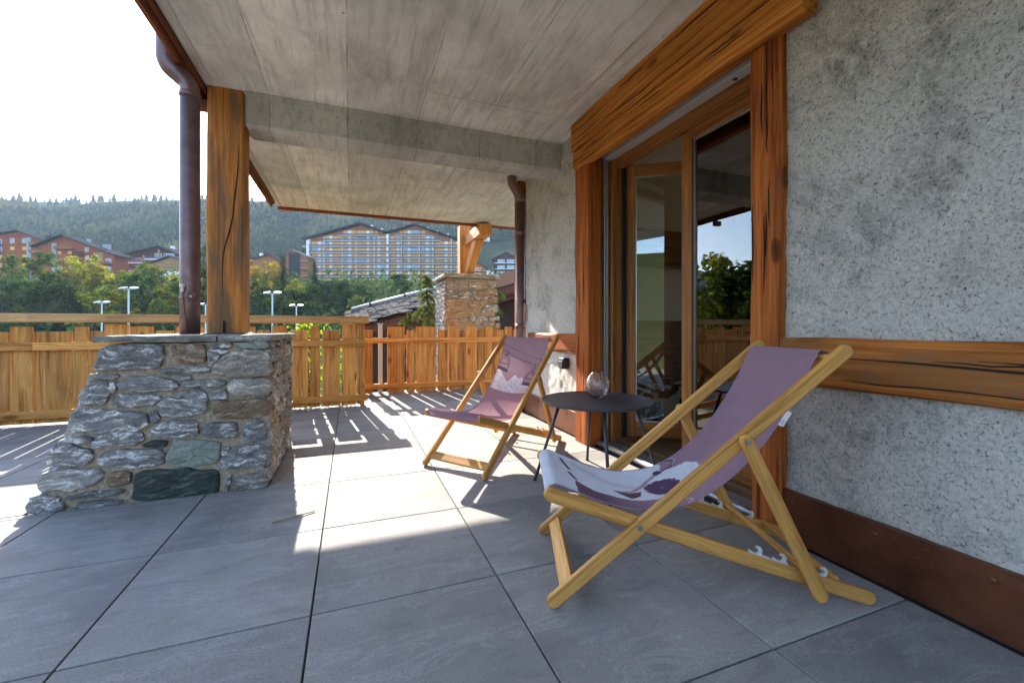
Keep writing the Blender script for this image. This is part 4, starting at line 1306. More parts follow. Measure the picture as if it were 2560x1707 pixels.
def deck_chair(label, foot, rear_dir, printer, tagged):
    ang = math.atan2(rear_dir[1], rear_dir[0])
    ux, uy = math.cos(ang), math.sin(ang)
    wx, wy = -uy, ux
    half = 0.25
    org = (foot[0] + wx * half, foot[1] + wy * half, 0.0)
    t = thing('deck_chair', label, 'deck chair', org, ang, 'folding deck chairs')
    MW = t.matrix_basis.copy()           # local x rearwards, y to the far side, z up
    def bar(name, p, q, w, h=0.043, th=0.022, par=t):
        m, L = along((p[0], w, p[1]), (q[0], w, q[1]), (0, 0, 1))
        v, f = bar_geo(L + h, h, th)
        o = mesh_obj(name, v, f, W_BEECH, par, MW @ m)
        fix_normals(o)
        return o
    def rod(name, p, w0, w1, r, mat=W_BEECH, par=t):
        m, L = along((p[0], w0, p[1]), (p[0], w1, p[1]), (0, 0, 1))
        return G().tube([(-L / 2, 0, 0), (L / 2, 0, 0)], r, 14).obj(name, mat, par, MW @ m, smooth=False)
    for s in (-1, 1):
        lr = bar('back_rail', (.017, .0215), (.925, .805), s * .236)
        sr = bar('seat_rail', (.008, .345), (1.018, .0215), s * .210)
        stt = bar('prop', (.607, .531), (.832, .060), s * .2615, 0.041)
        for p, w, par in (((.285, .256), s * .248, lr), ((.607, .531), s * .2735, stt)):
            G().tube([MW @ Vector((p[0], w, p[1])), MW @ Vector((p[0], w + s * .004, p[1]))], 0.0085, 12).obj('bolt', M_STEEL, par)
        # white notched rack on the seat rail
        sl = math.atan2(.0215 - .345, 1.018 - .008)
        for u0 in (.665, .742, .872):
            z0 = .345 + math.tan(sl) * (u0 - .008) + 0.0215 / math.cos(sl)
            pts = [(-.030, -.004), (-.010, -.006), (.006, -.006), (.062 if u0 < .7 else .03, -.006), (.062 if u0 < .7 else .03, .002), (.022, .005), (.016, .012), (.014, .026), (.004, .034), (-.008, .030), (-.009, .024), (-.002, .026), (.005, .021), (.006, .012), (-.001, .005), (-.012, .004), (-.030, .010)]
            if u0 > .86: pts = [(-.014, -.006), (.008, -.006), (.016, .008), (.014, .026), (.004, .034), (-.008, .030), (-.009, .024), (-.002, .026), (.005, .021), (.006, .012), (-.001, .005), (-.012, .002)]
            mm = Matrix.Translation((u0, s * .210, z0)) @ Matrix.Rotation(-sl, 4, 'Y')
            fix_normals(G().prism([(x_ * .85, z_ * .8) for x_, z_ in pts], -0.0045, 0.0045, MW @ mm).obj('notch', M_WPLAST, sr))
    m, L = along((.062, -.224, .060), (.062, .224, .060), (math.cos(.71 + 1.57), 0, math.sin(.71 + 1.57)))
    v, f = timber_geo(L, 0.020, 0.052, 2, 0, 0.003, 9)
    mesh_obj('stretcher', v, f, W_BEECH, t, MW @ m)
    rod('seat_dowel', (.925, .073), -.199, .199, .011)
    rod('prop_dowel', (.803, .122), -.25, .25, .0115)
    rod('top_dowel', (.893, .782), -.225, .225, .0125)
    rod('front_dowel', (.020, .349), -.199, .199, .0125)
    # printed canvas
    NA, NW = (420, 160)
    prof, tot = catmull(PROFILE, NA)
    v, f, cols = [], [], []
    for i, p in enumerate(prof):
        a = tot * i / NA
        d = prof[min(i + 1, NA)] - prof[max(i - 1, 0)]
        nrm = Vector((-d.y, d.x, 0)).normalized()
        sag = math.sin(math.pi * min(1, max(0, (a - 0.1) / (tot - 0.2)))) ** 0.7
        for k in range(NW + 1):
            w = k / NW
            y = -0.196 + 0.392 * w
            off = -0.012 * sag * (1 - (2 * w - 1) ** 2) + 0.0025 * sag * noise.noise(Vector((a * 5, w * 3, foot[0])))
            pin = 0.010 * sag * (2 * w - 1)
            v.append((p.x + nrm.x * off, y - pin, p.y + nrm.y * off))
            cols.append(printer(a, w))
    for i in range(NA):
        for k in range(NW):
            q = i * (NW + 1) + k
            f.append((q, q + 1, q + NW + 2, q + NW + 1))
    can = mesh_obj('canvas', v, f, M_CANVAS, t, MW, smooth=True)
    at = can.data.color_attributes.new('print', 'FLOAT_COLOR', 'POINT')
    at.data.foreach_set('color', np.array([(*c, 1.0) for c in cols], dtype=np.float32).ravel())
    # hems
    for k, s in ((0, 1), (NW, -1)):
        pts = [MW @ Vector(v[i * (NW + 1) + k]) for i in range(30, NA - 20, 8)]
        G().tube(pts, 0.0022, 5, True).obj('hem', M_HEM, can)
    if tagged:
        i0, i1 = int(NA * 0.742), int(NA * 0.785)
        a0, a1 = Vector(v[i0 * (NW + 1)]), Vector(v[i1 * (NW + 1)])
        X = (a1 - a0).normalized()
        Y = Vector((0, -1, 0))
        Z = X.cross(Y)
        mm = MW @ basis(X, Y, Z, a0)
        L = (a1 - a0).length
        lab = G().box(0, L, 0.0, 0.030, -0.0006, 0.0006).obj('sewn_label', plain('label_cloth', (0.62, 0.61, 0.62), 0.8), can, mm)
        ink = plain('label_ink', (0.02, 0.025, 0.06), 0.8)
        for txt, yy, sz in (('EoI', 0.020, 0.012), ('IrC', 0.007, 0.012)):
            tx = text_mesh(txt, sz)
            o = mesh_obj('lettering', [(p[0] + 0.006, p[1] + yy - 0.004, 0.0012) for p in tx[0]], tx[1], ink, lab, mm)
            v2 = [(p[0] + 0.006, p[1] + yy - 0.004, -0.0012) for p in tx[0]]
            o2 = mesh_obj('lettering', v2, tx[1], ink, lab, mm)
    return t


def text_mesh(txt, size):
    cu = bpy.data.curves.new('lettering', 'FONT')
    cu.body = txt
    cu.size = size
    cu.resolution_u = 2
    o = bpy.data.objects.new('lettering', cu)
    COL.objects.link(o)
    bpy.context.view_layer.update()
    me = bpy.data.meshes.new_from_object(o.evaluated_get(bpy.context.evaluated_depsgraph_get()))
    v = [tuple(p.co) for p in me.vertices]
    f = [list(p.vertices) for p in me.polygons]
    bpy.data.objects.remove(o)
    bpy.data.meshes.remove(me)
    bpy.data.curves.remove(cu)
    return v, f


cm = NB('printed_canvas')
at = cm.n('Attribute', attribute_name='print')
uvv = cm.obj_coord(rand=False)
weave = cm.noise(cm.n('VectorMath', {0: uvv, 1: (500, 700, 500)}, operation='MULTIPLY').outputs[0], 1.0, 2)
soft = cm.noise(uvv, 14, 4)
cc = cm.mix(cm.math('MULTIPLY', weave, 0.35), at.outputs['Color'], cm.mix(1.0, at.outputs['Color'], (0.55, 0.55, 0.55), 'MULTIPLY'))
cc = cm.n('HueSaturation', {'Value': cm.math('ADD', 0.9, cm.math('MULTIPLY', soft, 0.25)), 'Color': cc}).outputs[0]
dif = cm.n('BsdfDiffuse', {'Color': cc, 'Roughness': 0.5})
trn = cm.n('BsdfTranslucent', {'Color': cc})
bmp = cm.n('Bump', {'Height': weave, 'Strength': 0.25, 'Distance': 0.002})
cm.nt.links.new(bmp.outputs[0], dif.inputs['Normal'])
mxs = cm.n('MixShader', {0: 0.30, 1: dif.outputs[0], 2: trn.outputs[0]})
cm.nt.links.new(mxs.outputs[0], cm.out.inputs[0])
M_CANVAS = cm.mat
M_HEM = plain('hem_cloth', (0.26, 0.17, 0.24), 0.85)
chB = deck_chair('near deck chair with a white-furred animal printed on its purple canvas', (0.577, 1.198), (0.931, -0.364), print_animal, True)
chA = deck_chair('far deck chair in the sun with peaks and a chairlift printed on its purple canvas', (0.720, 2.332), (0.805, 0.585), print_lift, False)

# ------------------------------------------------------------------ side table and vase
TC, TZ, TR = (1.335, 2.13), 0.466, 0.322
tb = thing('side_table', 'round anthracite metal side table with four slim splayed legs between the deck chairs', 'table', (*TC, 0))
G().lathe([(0, TZ - .012), (TR - .02, TZ - .012), (TR - .006, TZ - .014), (TR, TZ - .008), (TR, TZ - .002), (TR - .004, TZ), (TR - .010, TZ - .0005), (TR - .016, TZ - .004), (0, TZ - .004)], 72, Matrix.Translation((*TC, 0))).obj('table_top', M_ANTH, tb)
for a in (161, 68, -22, -112):
    c, s = math.cos(math.radians(a)), math.sin(math.radians(a))
    lg = G().tube([(TC[0] + .36 * c, TC[1] + .36 * s, 0.004), (TC[0] + .215 * c, TC[1] + .215 * s, TZ - .014)], [0.0085, 0.0095], 14).obj('leg', M_ANTH, tb, smooth=True)
    G().tube([(TC[0] + .361 * c, TC[1] + .361 * s, 0.0), (TC[0] + .359 * c, TC[1] + .359 * s, 0.008)], 0.0095, 12).obj('foot_cap', M_BLACK, lg)
def mat_vase():
    m = NB('bubbled_glass')
    v = m.n('TexCoord').outputs['Object']
    vo = m.n('TexVoronoi', {'Vector': v, 'Scale': 130.0})
    n = m.noise(v, 40, 4)
    m.set(Base_Color=(0.96, 0.97, 1.0), Roughness=0.0, IOR=1.45)
    m.b.inputs['Transmission Weight'].default_value = 1.0
    h = m.math('ADD', m.ramp(vo.outputs['Distance'], [(0.1, 1.0), (0.35, 0.0)]), m.math('MULTIPLY', n, 0.7))
    m.bump(h, 0.5, 0.004)
    return m.mat
vp = [(0, .004), (.026, .003), (.034, .006), (.058, .035), (.070, .068), (.073, .088), (.066, .115), (.048, .142), (.032, .156), (.030, .160),
      (.0275, .160), (.029, .155), (.045, .139), (.062, .113), (.069, .088), (.066, .069), (.054, .038), (.032, .013), (0, .012)]
vo_ = G().lathe(vp, 48).obj('glass_vase', mat_vase(), None, Matrix.Translation((1.355, 2.155, TZ - .0035)), smooth=True)
tag(vo_, 'small round clear bubbled glass vase on the dark side table', 'vase')


# ------------------------------------------------------------------ landscape. Survey axes: l to the right of the view axis, s along it
FWD, RGT = Vector((math.sin(YAW), math.cos(YAW), 0)), Vector((math.cos(YAW), -math.sin(YAW), 0))
def at(l, s, z=0.0):
    p = FWD * s + RGT * l
    return Vector((p.x, p.y, z))

HP = [(-400, 40), (-120, 22), (-60, 12), (-30, 3.5), (-12, -2.2), (0, -3.0), (40, -3.0), (56, -2.4), (70, -0.5), (85, 3.0), (100, 8.0), (125, 15.0), (150, 17.5), (200, 18.5), (240, 26), (300, 48), (420, 105), (560, 165), (680, 203), (730, 210), (790, 200), (900, 160), (1000, 130), (1400, 90), (2000, 30)]
def interp(x):
    if x <= HP[0][0]: return HP[0][1]
    for (a, b), (c, d) in zip(HP, HP[1:]):
        if x <= c:
            t = (x - a) / (c - a)
            return b + (d - b) * t
    return HP[-1][1]
def ground_z(l, s):
    r = math.hypot(l, s)
    se = s if s >= 0.36 * r else (0.36 * r if s > -0.5 * r else None)
    if se is None:
        z = interp(-r)
    else:
        if s > -0.5 * r and s < 0.36 * r:
            t = (s / r + 0.5) / 0.86
            z = interp(0.36 * r) * t + interp(-r) * (1 - t)
        else:
            z = interp(se)
    if se and se > 240:
        q = l / max(1, se)
        k = 1.0 + 0.02 * math.sin(q * 9 + 1.0) + 0.035 * noise.noise(Vector((q * 6, se / 260, 2)))
        k *= 1.0 - 0.10 * sstep(-0.75, -0.2, q)
        z = 26 + (z - 26) * k
        z += 5 * noise.noise(Vector((l / 70, se / 70, 0)))
    return z

radii = [0, 6, 12, 20, 30, 42, 56, 66, 76, 88, 100, 115, 135, 160, 190, 220] + list(range(240, 1240, 16)) + [1300, 1500, 1800, 2400]
NAZ = 300
v, f = [], []
for r in radii:
    for k in range(NAZ):
        a = 2 * math.pi * k / NAZ
        l, s = r * math.sin(a), r * math.cos(a)
        # stretch so that rows follow the survey depth in front
        p = at(l, s)
        v.append((p.x, p.y, ground_z(l, s)))
for i in range(len(radii) - 1):
    for k in range(NAZ):
        f.append((i * NAZ + k, (i + 1) * NAZ + k, (i + 1) * NAZ + (k + 1) % NAZ, i * NAZ + (k + 1) % NAZ))
mg = NB('meadow_and_woodland_floor')
tcg = mg.n('TexCoord').outputs['Object']
n1 = mg.noise(tcg, 0.02, 5)
n2 = mg.noise(tcg, 0.6, 5)
c = mg.ramp(n2, [(0.3, (0.022, 0.032, 0.014)), (0.6, (0.042, 0.052, 0.022)), (0.8, (0.08, 0.075, 0.034))])
c = mg.mix(mg.ramp(n1, [(0.55, 0.0), (0.7, 0.7)]), c, (0.12, 0.11, 0.045))
mg.set(Base_Color=c, Roughness=1.0)
mg.b.inputs['Specular IOR Level'].default_value = 0.0
gr = mesh_obj('ground', v, f, mg.mat, smooth=True)
fix_normals(gr)
tag(gr, kind='structure')

# retaining base under the terrace
M_RET = plain('retaining_concrete', (0.30, 0.29, 0.27), 0.9, var=0.2, scale=3)
rt = G().box(-5.1, 3.5, -2.5, 5.25, -3.6, -0.305).box(0.14, 3.5, 5.25, 6.15, -3.6, -0.305).obj('terrace_base', M_RET)
tag(rt, kind='structure')

# ------------------------------------------------------------------ forest on the hill: one mass
LEAF = {
    'g': mat_leaf('mid_green_leaves', (0.030, 0.055, 0.016), (0.085, 0.125, 0.030)),
    'd': mat_leaf('dark_green_leaves', (0.016, 0.034, 0.014), (0.042, 0.070, 0.024), 0.35),
    'm': mat_leaf('fresh_green_leaves', (0.035, 0.065, 0.015), (0.10, 0.14, 0.030), autumn=(0.17, 0.15, 0.03)),
    'y': mat_leaf('yellow_green_leaves', (0.075, 0.085, 0.015), (0.18, 0.175, 0.030), 0.5, autumn=(0.26, 0.21, 0.03)),
    'o': mat_leaf('autumn_leaves', (0.12, 0.085, 0.015), (0.26, 0.17, 0.03), 0.5, autumn=(0.30, 0.13, 0.03)),
}
M_BARK = plain('grey_bark', (0.07, 0.055, 0.042), 0.95, var=0.35, scale=6)


def mat_needles(name, a, b, big=0.0):
    m = NB(name)
    isl = m.n('NewGeometry').outputs['Random Per Island']
    c = m.ramp(isl, [(0.0, a), (0.7, b), (1.0, tuple(x * 1.25 for x in b))])
    if big:
        n1 = m.noise(m.n('TexCoord').outputs['Object'], big, 4, 0.7)
        c = m.mix(m.ramp(n1, [(0.5, 0.0), (0.64, 0.85)]), c, (0.16, 0.145, 0.045))
    d = m.n('BsdfDiffuse', {'Color': c})
    t = m.n('BsdfTranslucent', {'Color': m.mix(1.0, c, (1.0, 1.0, 0.6), 'MULTIPLY')})
    mx = m.n('MixShader', {0: 0.35, 1: d.outputs[0], 2: t.outputs[0]})
    m.nt.links.new(mx.outputs[0], m.out.inputs[0])
    return m.mat


def unit_conifer(seed, layers=6, sides=7):
    """ragged little conifer, 1 high, about 0.32 wide"""
    r = random.Random(seed)
    v, f = [], []
    for i in range(layers):
        z0 = 0.06 + 0.86 * i / layers
        rad = 0.17 * (1 - i / layers) ** 0.8 + 0.018
        zt = z0 + 0.34 * (1 - 0.35 * i / layers)
        n0 = len(v)
        v.append((0, 0, min(1.0, zt)))
        ph = r.random() * 6
        for k in range(sides):
            a = ph + 2 * math.pi * k / sides
            q = rad * r.uniform(0.55, 1.25)
            v.append((q * math.cos(a), q * math.sin(a), z0 + r.uniform(-.04, .04)))
        for k in range(sides):
            f.append((n0, n0 + 1 + k, n0 + 1 + (k + 1) % sides))
    return np.array(v), np.array(f)


def forest():
    rng = np.random.default_rng(3)
    units = [unit_conifer(s) for s in range(5)]
    V, F, base = [], [], 0
    pts = []
    for _ in range(90000):
        s = rng.uniform(235, 800) if rng.random() < 0.85 else rng.uniform(700, 800)
        q = rng.uniform(-1.75, 0.30)
        l = q * s
        dens = noise.noise(Vector((l / 55, s / 55, 7)))
        if s < 300 and dens < -0.05: continue
        if q > -0.14 and 235 < s < 360: continue                 # meadow with the small houses
        if s < 420 and q > -0.55 and dens < -0.1: continue
        pts.append((l, s))
    # thin by a coarse grid so crowns do not all coincide
    cell, keep = {}, []
    for l, s in pts:
        g = max(4.0, s * 0.0085)
        key = (int(l / g), int(s / g))
        if key in cell: continue
        cell[key] = 1
        keep.append((l, s))
    for l, s in keep:
        u, uf = units[int(rng.integers(5))]
        h = rng.uniform(9, 17) * (0.85 if s < 330 else 1.0)
        w = h * rng.uniform(1.1, 1.9)
        a = rng.uniform(0, 6.28)
        ca, sa = math.cos(a), math.sin(a)
        p = at(l, s, ground_z(l, s) - 0.8)
        x = (u[:, 0] * ca - u[:, 1] * sa) * w + p.x
        y = (u[:, 0] * sa + u[:, 1] * ca) * w + p.y
        z = u[:, 2] * h + p.z
        V.append(np.stack([x, y, z], 1))
        F.append(uf + base)
        base += len(u)
    V, F = np.concatenate(V), np.concatenate(F)
    me = bpy.data.meshes.new('forest')
    me.vertices.add(len(V))
    me.vertices.foreach_set('co', V.ravel())
    me.loops.add(F.size)
    me.loops.foreach_set('vertex_index', F.ravel())
    me.polygons.add(len(F))
    me.polygons.foreach_set('loop_start', np.arange(0, F.size, 3))
    me.polygons.foreach_set('loop_total', np.full(len(F), 3))
    me.update()
    me.validate()
    me.materials.append(mat_needles('hill_conifers', (0.014, 0.030, 0.014), (0.040, 0.062, 0.024), 0.016))
    o = bpy.data.objects.new('forest', me)
    COL.objects.link(o)
    tag(o, 'hazy conifer forest covering the hillside to the skyline', 'forest', kind='stuff')
    print('forest trees', len(keep))
forest()


# ------------------------------------------------------------------ trees of the belt
def crown_mesh(kind, seed, nleaf=2600):
    """leaf cards in clumps, crown 10 high and about 6 wide, base at z=0"""
    r = random.Random(seed)
    clumps = []
    for _ in range(34):
        z = r.uniform(0.8, 9.2)
        R = 3.0 * math.sin(math.pi * min(0.97, 0.14 + 0.80 * z / 10)) ** 0.75
        a, q = r.uniform(0, 6.283), math.sqrt(r.random()) * 0.95
        clumps.append((R * q * math.cos(a), R * q * math.sin(a), z, r.uniform(0.65, 1.25)))
    clumps.append((0, 0, 9.4, 0.6))
    v, f = [], []
    for i in range(nleaf):
        cx, cy, cz, cr = clumps[r.randrange(len(clumps))]
        d = Vector((r.gauss(0, 1), r.gauss(0, 1), r.gauss(0, 1))).normalized()
        p = Vector((cx, cy, cz)) + d * cr * (r.random() ** 0.4)
        nrm = (d + Vector((r.gauss(0, .5), r.gauss(0, .5), r.gauss(0.3, .5)))).normalized()
        a = nrm.orthogonal().normalized()
        a = (a * math.cos(i) + nrm.cross(a) * math.sin(i)).normalized()
        b = nrm.cross(a)
        s = r.uniform(0.13, 0.30)
        n0 = len(v)
        v += [p - a * s, p - b * s * .6, p + a * s, p + b * s * .6]
        f.append((n0, n0 + 1, n0 + 2, n0 + 3))
    me = bpy.data.meshes.new('crown')
    me.from_pydata([tuple(q) for q in v], [], f)
    me.materials.append(LEAF[kind])
    return me


def trunk_mesh(seed):
    r = random.Random(seed)
    g = G().tube([(0, 0, -0.8), (0.05, 0, 2), (0.15, 0.1, 5), (0.1, 0.05, 8.4)], [0.24, 0.19, 0.12, 0.03], 7)
    for k in range(9):
        a, z = r.uniform(0, 6.28), r.uniform(1.5, 6.5)
        L = r.uniform(1.2, 2.4)
        g.tube([(0.1, 0.05, z), (L * .5 * math.cos(a), L * .5 * math.sin(a), z + L * .45), (L * math.cos(a), L * math.sin(a), z + L * .75)], [0.07, 0.05, 0.015], 5)
    me = bpy.data.meshes.new('trunk')
    me.from_pydata([tuple(q) for q in g.v], [], g.f)
    me.materials.append(M_BARK)
    return me


TREES = [(-111.521, 95, 17.232, 2.052, 'g'), (-102.304, 92, 17.51, 3.576, 'g'), (-98.598, 96, 17.128, 2.764, 'y'), (-92.078, 94, 17.06, 3.519, 'y'), (-74.212, 70, 8.394, 2.62, 'd'), (-86.961, 88, 14.253, 3.674, 'y'), (-89.656, 78, 9.702, 2.92, 'd'), (-89.879, 75, 9.47, 2.375, 'd'), (-77.84, 70, 7.89, 2.62, 'd'), (-64.745, 66, 6.539, 2.47, 'm'), (-82.458, 90, 13.003, 3.369, 'm'), (-77.49, 82, 9.328, 2.833, 'm'), (-73.741, 72, 6.535, 2.591, 'd'), (-91.95, 85, 11.839, 2.447, 'd'), (-86.781, 95, 13.813, 2.735, 'm'), (-77.808, 90, 15.076, 2.073, 'm'), (-77.418, 92, 14.067, 2.649, 'm'), (-75.443, 85, 11.84, 2.447, 'g'), (-64.61, 76, 10.132, 2.516, 'd'), (-71.459, 90, 12.096, 2.85, 'y'), (-60.14, 74, 8.184, 2.45, 'm'), (-51.637, 62, 5.214, 1.339, 'g'), (-62.312, 68, 7.2, 2.154, 'm'), (-55.613, 72, 9.127, 2.591, 'd'), (-79.58, 110, 22.19, 2.217, 'd'), (-58.106, 80, 12.347, 1.843, 'd'), (-62.705, 84, 11.711, 2.419, 'm'), (-61.091, 100, 16.931, 2.159, 'o'), (-57.047, 98, 16.187, 2.398, 'y'), (-57.026, 102, 16.665, 1.762, 'o'), (-48.297, 80, 9.69, 2.649, 'd'), (-43.365, 76, 8.155, 2.516, 'd'), (-46.667, 92, 11.541, 2.252, 'y'), (-41.387, 80, 8.193, 2.649, 'd'), (-39.465, 84, 9.526, 2.419, 'd'), (-36.044, 66, 5.773, 2.375, 'd'), (-31.727, 64, 5.164, 2.303, 'd'), (-42.122, 92, 10.744, 3.035, 'd'), (-40.66, 96, 11.553, 2.914, 'd'), (-35.625, 90, 10.886, 2.731, 'd'), (-29.239, 80, 7.135, 1.583, 'm'), (-33.82, 96, 9.526, 2.28, 'd'), (-41.563, 84, 9.11, 2.217, 'm'), (-32.793, 86, 8.739, 1.929, 'd'), (-29.087, 110, 12.674, 2.758, 'd')]
# trees left of the picture that the door glass mirrors
for k in range(14):
    s = RND.uniform(45, 75)
    TREES.append((-s * (1.32 + 0.075 * k), s, RND.uniform(5, 9) + (s - 45) * 0.12, RND.uniform(2.2, 3.2), RND.choice('gmyd')))
# garden trees just left of the terrace, mirrored in the door glass
NEAR = [(-9.0, 8.6, 3.1, 1.5, 'y'), (-9.8, 10.4, 2.2, 1.7, 'm'), (-11.0, 12.4, 3.6, 2.0, 'g'), (-11.2, 14.2, 4.2, 1.6, 'y'), (-13.5, 13.0, 4.0, 2.2, 'd')]
for x_, y_, zt_, w_, k_ in NEAR:
    q_ = Vector((x_, y_, 0))
    TREES.append((q_.dot(RGT), q_.dot(FWD), zt_, w_, k_))
KIND = {'g': 'mid-green', 'd': 'dark green', 'm': 'fresh green', 'y': 'yellow-green', 'o': 'autumn orange'}
ORD = ['leftmost', 'second', 'third', 'fourth', 'fifth', 'sixth', 'seventh', 'eighth', 'ninth', 'tenth', 'eleventh', 'twelfth', 'thirteenth', 'fourteenth', 'fifteenth', 'sixteenth', 'seventeenth', 'eighteenth', 'nineteenth', 'twentieth', 'twenty-first', 'twenty-second', 'twenty-third', 'twenty-fourth', 'twenty-fifth', 'twenty-sixth', 'twenty-seventh', 'twenty-eighth', 'twenty-ninth', 'thirtieth', 'thirty-first', 'thirty-second', 'thirty-third']
crowns, trunks = {}, [trunk_mesh(s) for s in range(3)]
count = {}
for (l, s, zt, w, kind) in sorted(TREES, key=lambda t: t[0] / t[1]):
    n = count.get(kind, 0)
    count[kind] = n + 1
    lab = f'{ORD[n]} {"" if n == 0 else "from left "}of the {KIND[kind]} trees in the belt below the chalets'
    if l / s < -1.3: lab = f'{KIND[kind]} tree mirrored in the door glass, {ORD[n]} of that colour'
    zg = ground_z(l, s)
    h = max(4.0, zt - zg)
    p = at(l, s, zg)
    t = thing('leafy_tree', lab, 'tree', p, RND.uniform(0, 6.28), 'trees in the belt behind the railing')
    key = (kind, RND.randrange(3))
    if key not in crowns: crowns[key] = crown_mesh(kind, hash(key[1]) + ord(kind) * 7)
    S = t.matrix_basis @ Matrix.Diagonal((w * 1.15 / 3.0, w * 1.15 / 3.0, h / 10.0, 1))
    mesh_obj('crown', None, None, parent=t, world=S, mesh=crowns[key])
    mesh_obj('trunk', None, None, parent=t, world=S, mesh=trunks[RND.randrange(3)])
# low scrub filling the foot of the belt
def scrub():
    r = random.Random(8)
    v, f = [], []
    for i in range(9000):
        s = r.uniform(60, 128)
        l = r.uniform(-1.7, -0.02) * s
        p = at(l, s, ground_z(l, s) + r.random() ** 1.6 * 3.4)
        nrm = Vector((r.gauss(0, 1), r.gauss(0, 1), r.gauss(.4, 1))).normalized()
        a = nrm.orthogonal().normalized()
        b = nrm.cross(a)
        q = r.uniform(0.3, 0.8)
        n0 = len(v)
        v += [p - a * q, p - b * q * .6, p + a * q, p + b * q * .6]
        f.append((n0, n0 + 1, n0 + 2, n0 + 3))
    o = mesh_obj('undergrowth', v, f, LEAF['d'])
    tag(o, 'dark scrubby undergrowth filling the foot of the tree belt', 'undergrowth', kind='stuff')
scrub()


def spruce_mesh(seed, H=10.0, R=1.6, whorls=26, per=11):
    r = random.Random(seed)
    v, f = [], []
    for i in range(whorls):
        t = i / (whorls - 1)
        z = 0.5 + (H - 0.6) * t
        L = R * (1 - t) ** 0.85 + 0.12
        for k in range(per):
            a = r.uniform(0, 6.283)
            d = Vector((math.cos(a), math.sin(a), 0))
            sd = Vector((-d.y, d.x, 0))
            q = L * r.uniform(0.6, 1.15)
            for j in range(7):
                u0, u1 = j / 7, (j + 1.3) / 7
                dz = lambda u: z - 0.35 * q * u + 0.18 * q * u * u
                wd = 0.20 * q * (1.05 - u0) + 0.04
                p0, p1 = d * q * u0, d * q * u1
                n0 = len(v)
                dr = r.uniform(0.05, 0.22)
                v += [Vector((p0.x, p0.y, dz(u0))), Vector((p1.x, p1.y, dz(u1))) + sd * wd - Vector((0, 0, dr)), Vector((p1.x, p1.y, dz(u1))) - sd * wd - Vector((0, 0, dr))]
                f.append((n0, n0 + 1, n0 + 2))
    me = bpy.data.meshes.new('crown')
    me.from_pydata([tuple(q) for q in v], [], f)
    return me
M_NEED = mat_needles('spruce_needles', (0.018, 0.036, 0.016), (0.052, 0.078, 0.030))
tm = bpy.data.meshes.new('trunk')
gg = G().tube([(0, 0, -1), (0, 0, 5), (0, 0, 9.8)], [0.2, 0.12, 0.02], 7)
tm.from_pydata([tuple(q) for q in gg.v], [], gg.f)
tm.materials.append(M_BARK)
sm = [spruce_mesh(s) for s in range(2)]
for m_ in sm: m_.materials.append(M_NEED)
for (l, s, zt, w), lab in zip([(-60.931, 52, 5.788, 1.25), (-56.048, 104, 19.37, 2.994), (-55.774, 120, 20.315, 2.4)],
        ['small pointed spruce standing alone above the left end of the handrail', 'tall spruce rising from the autumn trees left of the big apartment block', 'dark spruce in front of the left end of the big apartment block']):
    zg = ground_z(l, s)
    t = thing('spruce_tree', lab, 'tree', at(l, s, zg), RND.uniform(0, 6), 'spruces in the tree belt')
    S = t.matrix_basis @ Matrix.Diagonal((w / 1.6, w / 1.6, (zt - zg) / 10, 1))
    mesh_obj('crown', None, None, parent=t, world=S, mesh=sm[int(s) % 2])
    mesh_obj('trunk', None, None, parent=t, world=S, mesh=tm)

# ------------------------------------------------------------------ floodlight masts of the courts
M_MAST = plain('white_mast_paint', (0.62, 0.64, 0.66), 0.5)
MASTS = [(-46.307, 3.927, 48), (-36.068, 4.774, 40), (-36.03, 3.819, 50), (-23.667, 4.494, 42), (-26.367, 3.79, 52)]
for (l, z, s), lab in zip(MASTS, ['short white floodlight mast, leftmost of the five', 'tall white floodlight mast left of the brown downpipe', 'white floodlight mast seen between downpipe and timber post', 'tall white floodlight mast just right of the timber post', 'short white floodlight mast, rightmost of the five']):
    p = at(l, s, -3.0)
    t = thing('floodlight_mast', lab, 'floodlight', p, -YAW, 'court floodlights')
    G().tube([p, (p.x, p.y, z - .3)], [0.09, 0.07], 10).obj('mast', M_MAST, t)
    MW = Matrix.Translation((p.x, p.y, z)) @ Matrix.Rotation(-YAW, 4, 'Z')
    G().box(-0.5, 0.5, -0.04, 0.04, -0.30, -0.24).obj('crossarm', M_MAST, t, MW)
    for sx in (-1, 1):
        G().cbox(-0.27, 0.27, -0.25, 0.25, -0.06, 0.06, 0.02).obj('lamp_head', M_MAST, t, MW @ Matrix.Translation((sx * 0.52, 0, -0.14)) @ Matrix.Rotation(sx * 0.12, 4, 'Y') @ Matrix.Rotation(0.25, 4, 'X'))


# ------------------------------------------------------------------ buildings across the valley
M_FWOOD = wood('far_orange_cladding', (0.20, 0.075, 0.028), (0.27, 0.10, 0.036), (0.33, 0.13, 0.05), knots=0, bump=0.0, vary=0.1)
M_FDARK = plain('far_dark_timber', (0.055, 0.035, 0.028), 0.9, var=0.2)
M_FRED = plain('far_red_brick', (0.27, 0.075, 0.035), 0.9, var=0.15, scale=0.8)
M_FBEIGE = plain('far_beige_timber', (0.32, 0.19, 0.09), 0.9, var=0.15, scale=0.7)
M_FWHITE = plain('far_white_render', (0.66, 0.66, 0.66), 0.9)
M_FGREY = plain('far_grey_render', (0.30, 0.31, 0.31), 0.9)
M_FSLATE = plain('far_slate_roof', (0.04, 0.04, 0.043), 0.8, var=0.15)
M_FTIN = plain('far_metal_roof', (0.16, 0.165, 0.17), 0.6, 0.0)
M_SHUT = plain('orange_blind', (0.62, 0.29, 0.07), 0.8)
M_SHUTY = plain('yellow_blind', (0.70, 0.33, 0.04), 0.8)
M_PANE = plain('far_window_pane', (0.05, 0.09, 0.16), 0.08, 0.0)
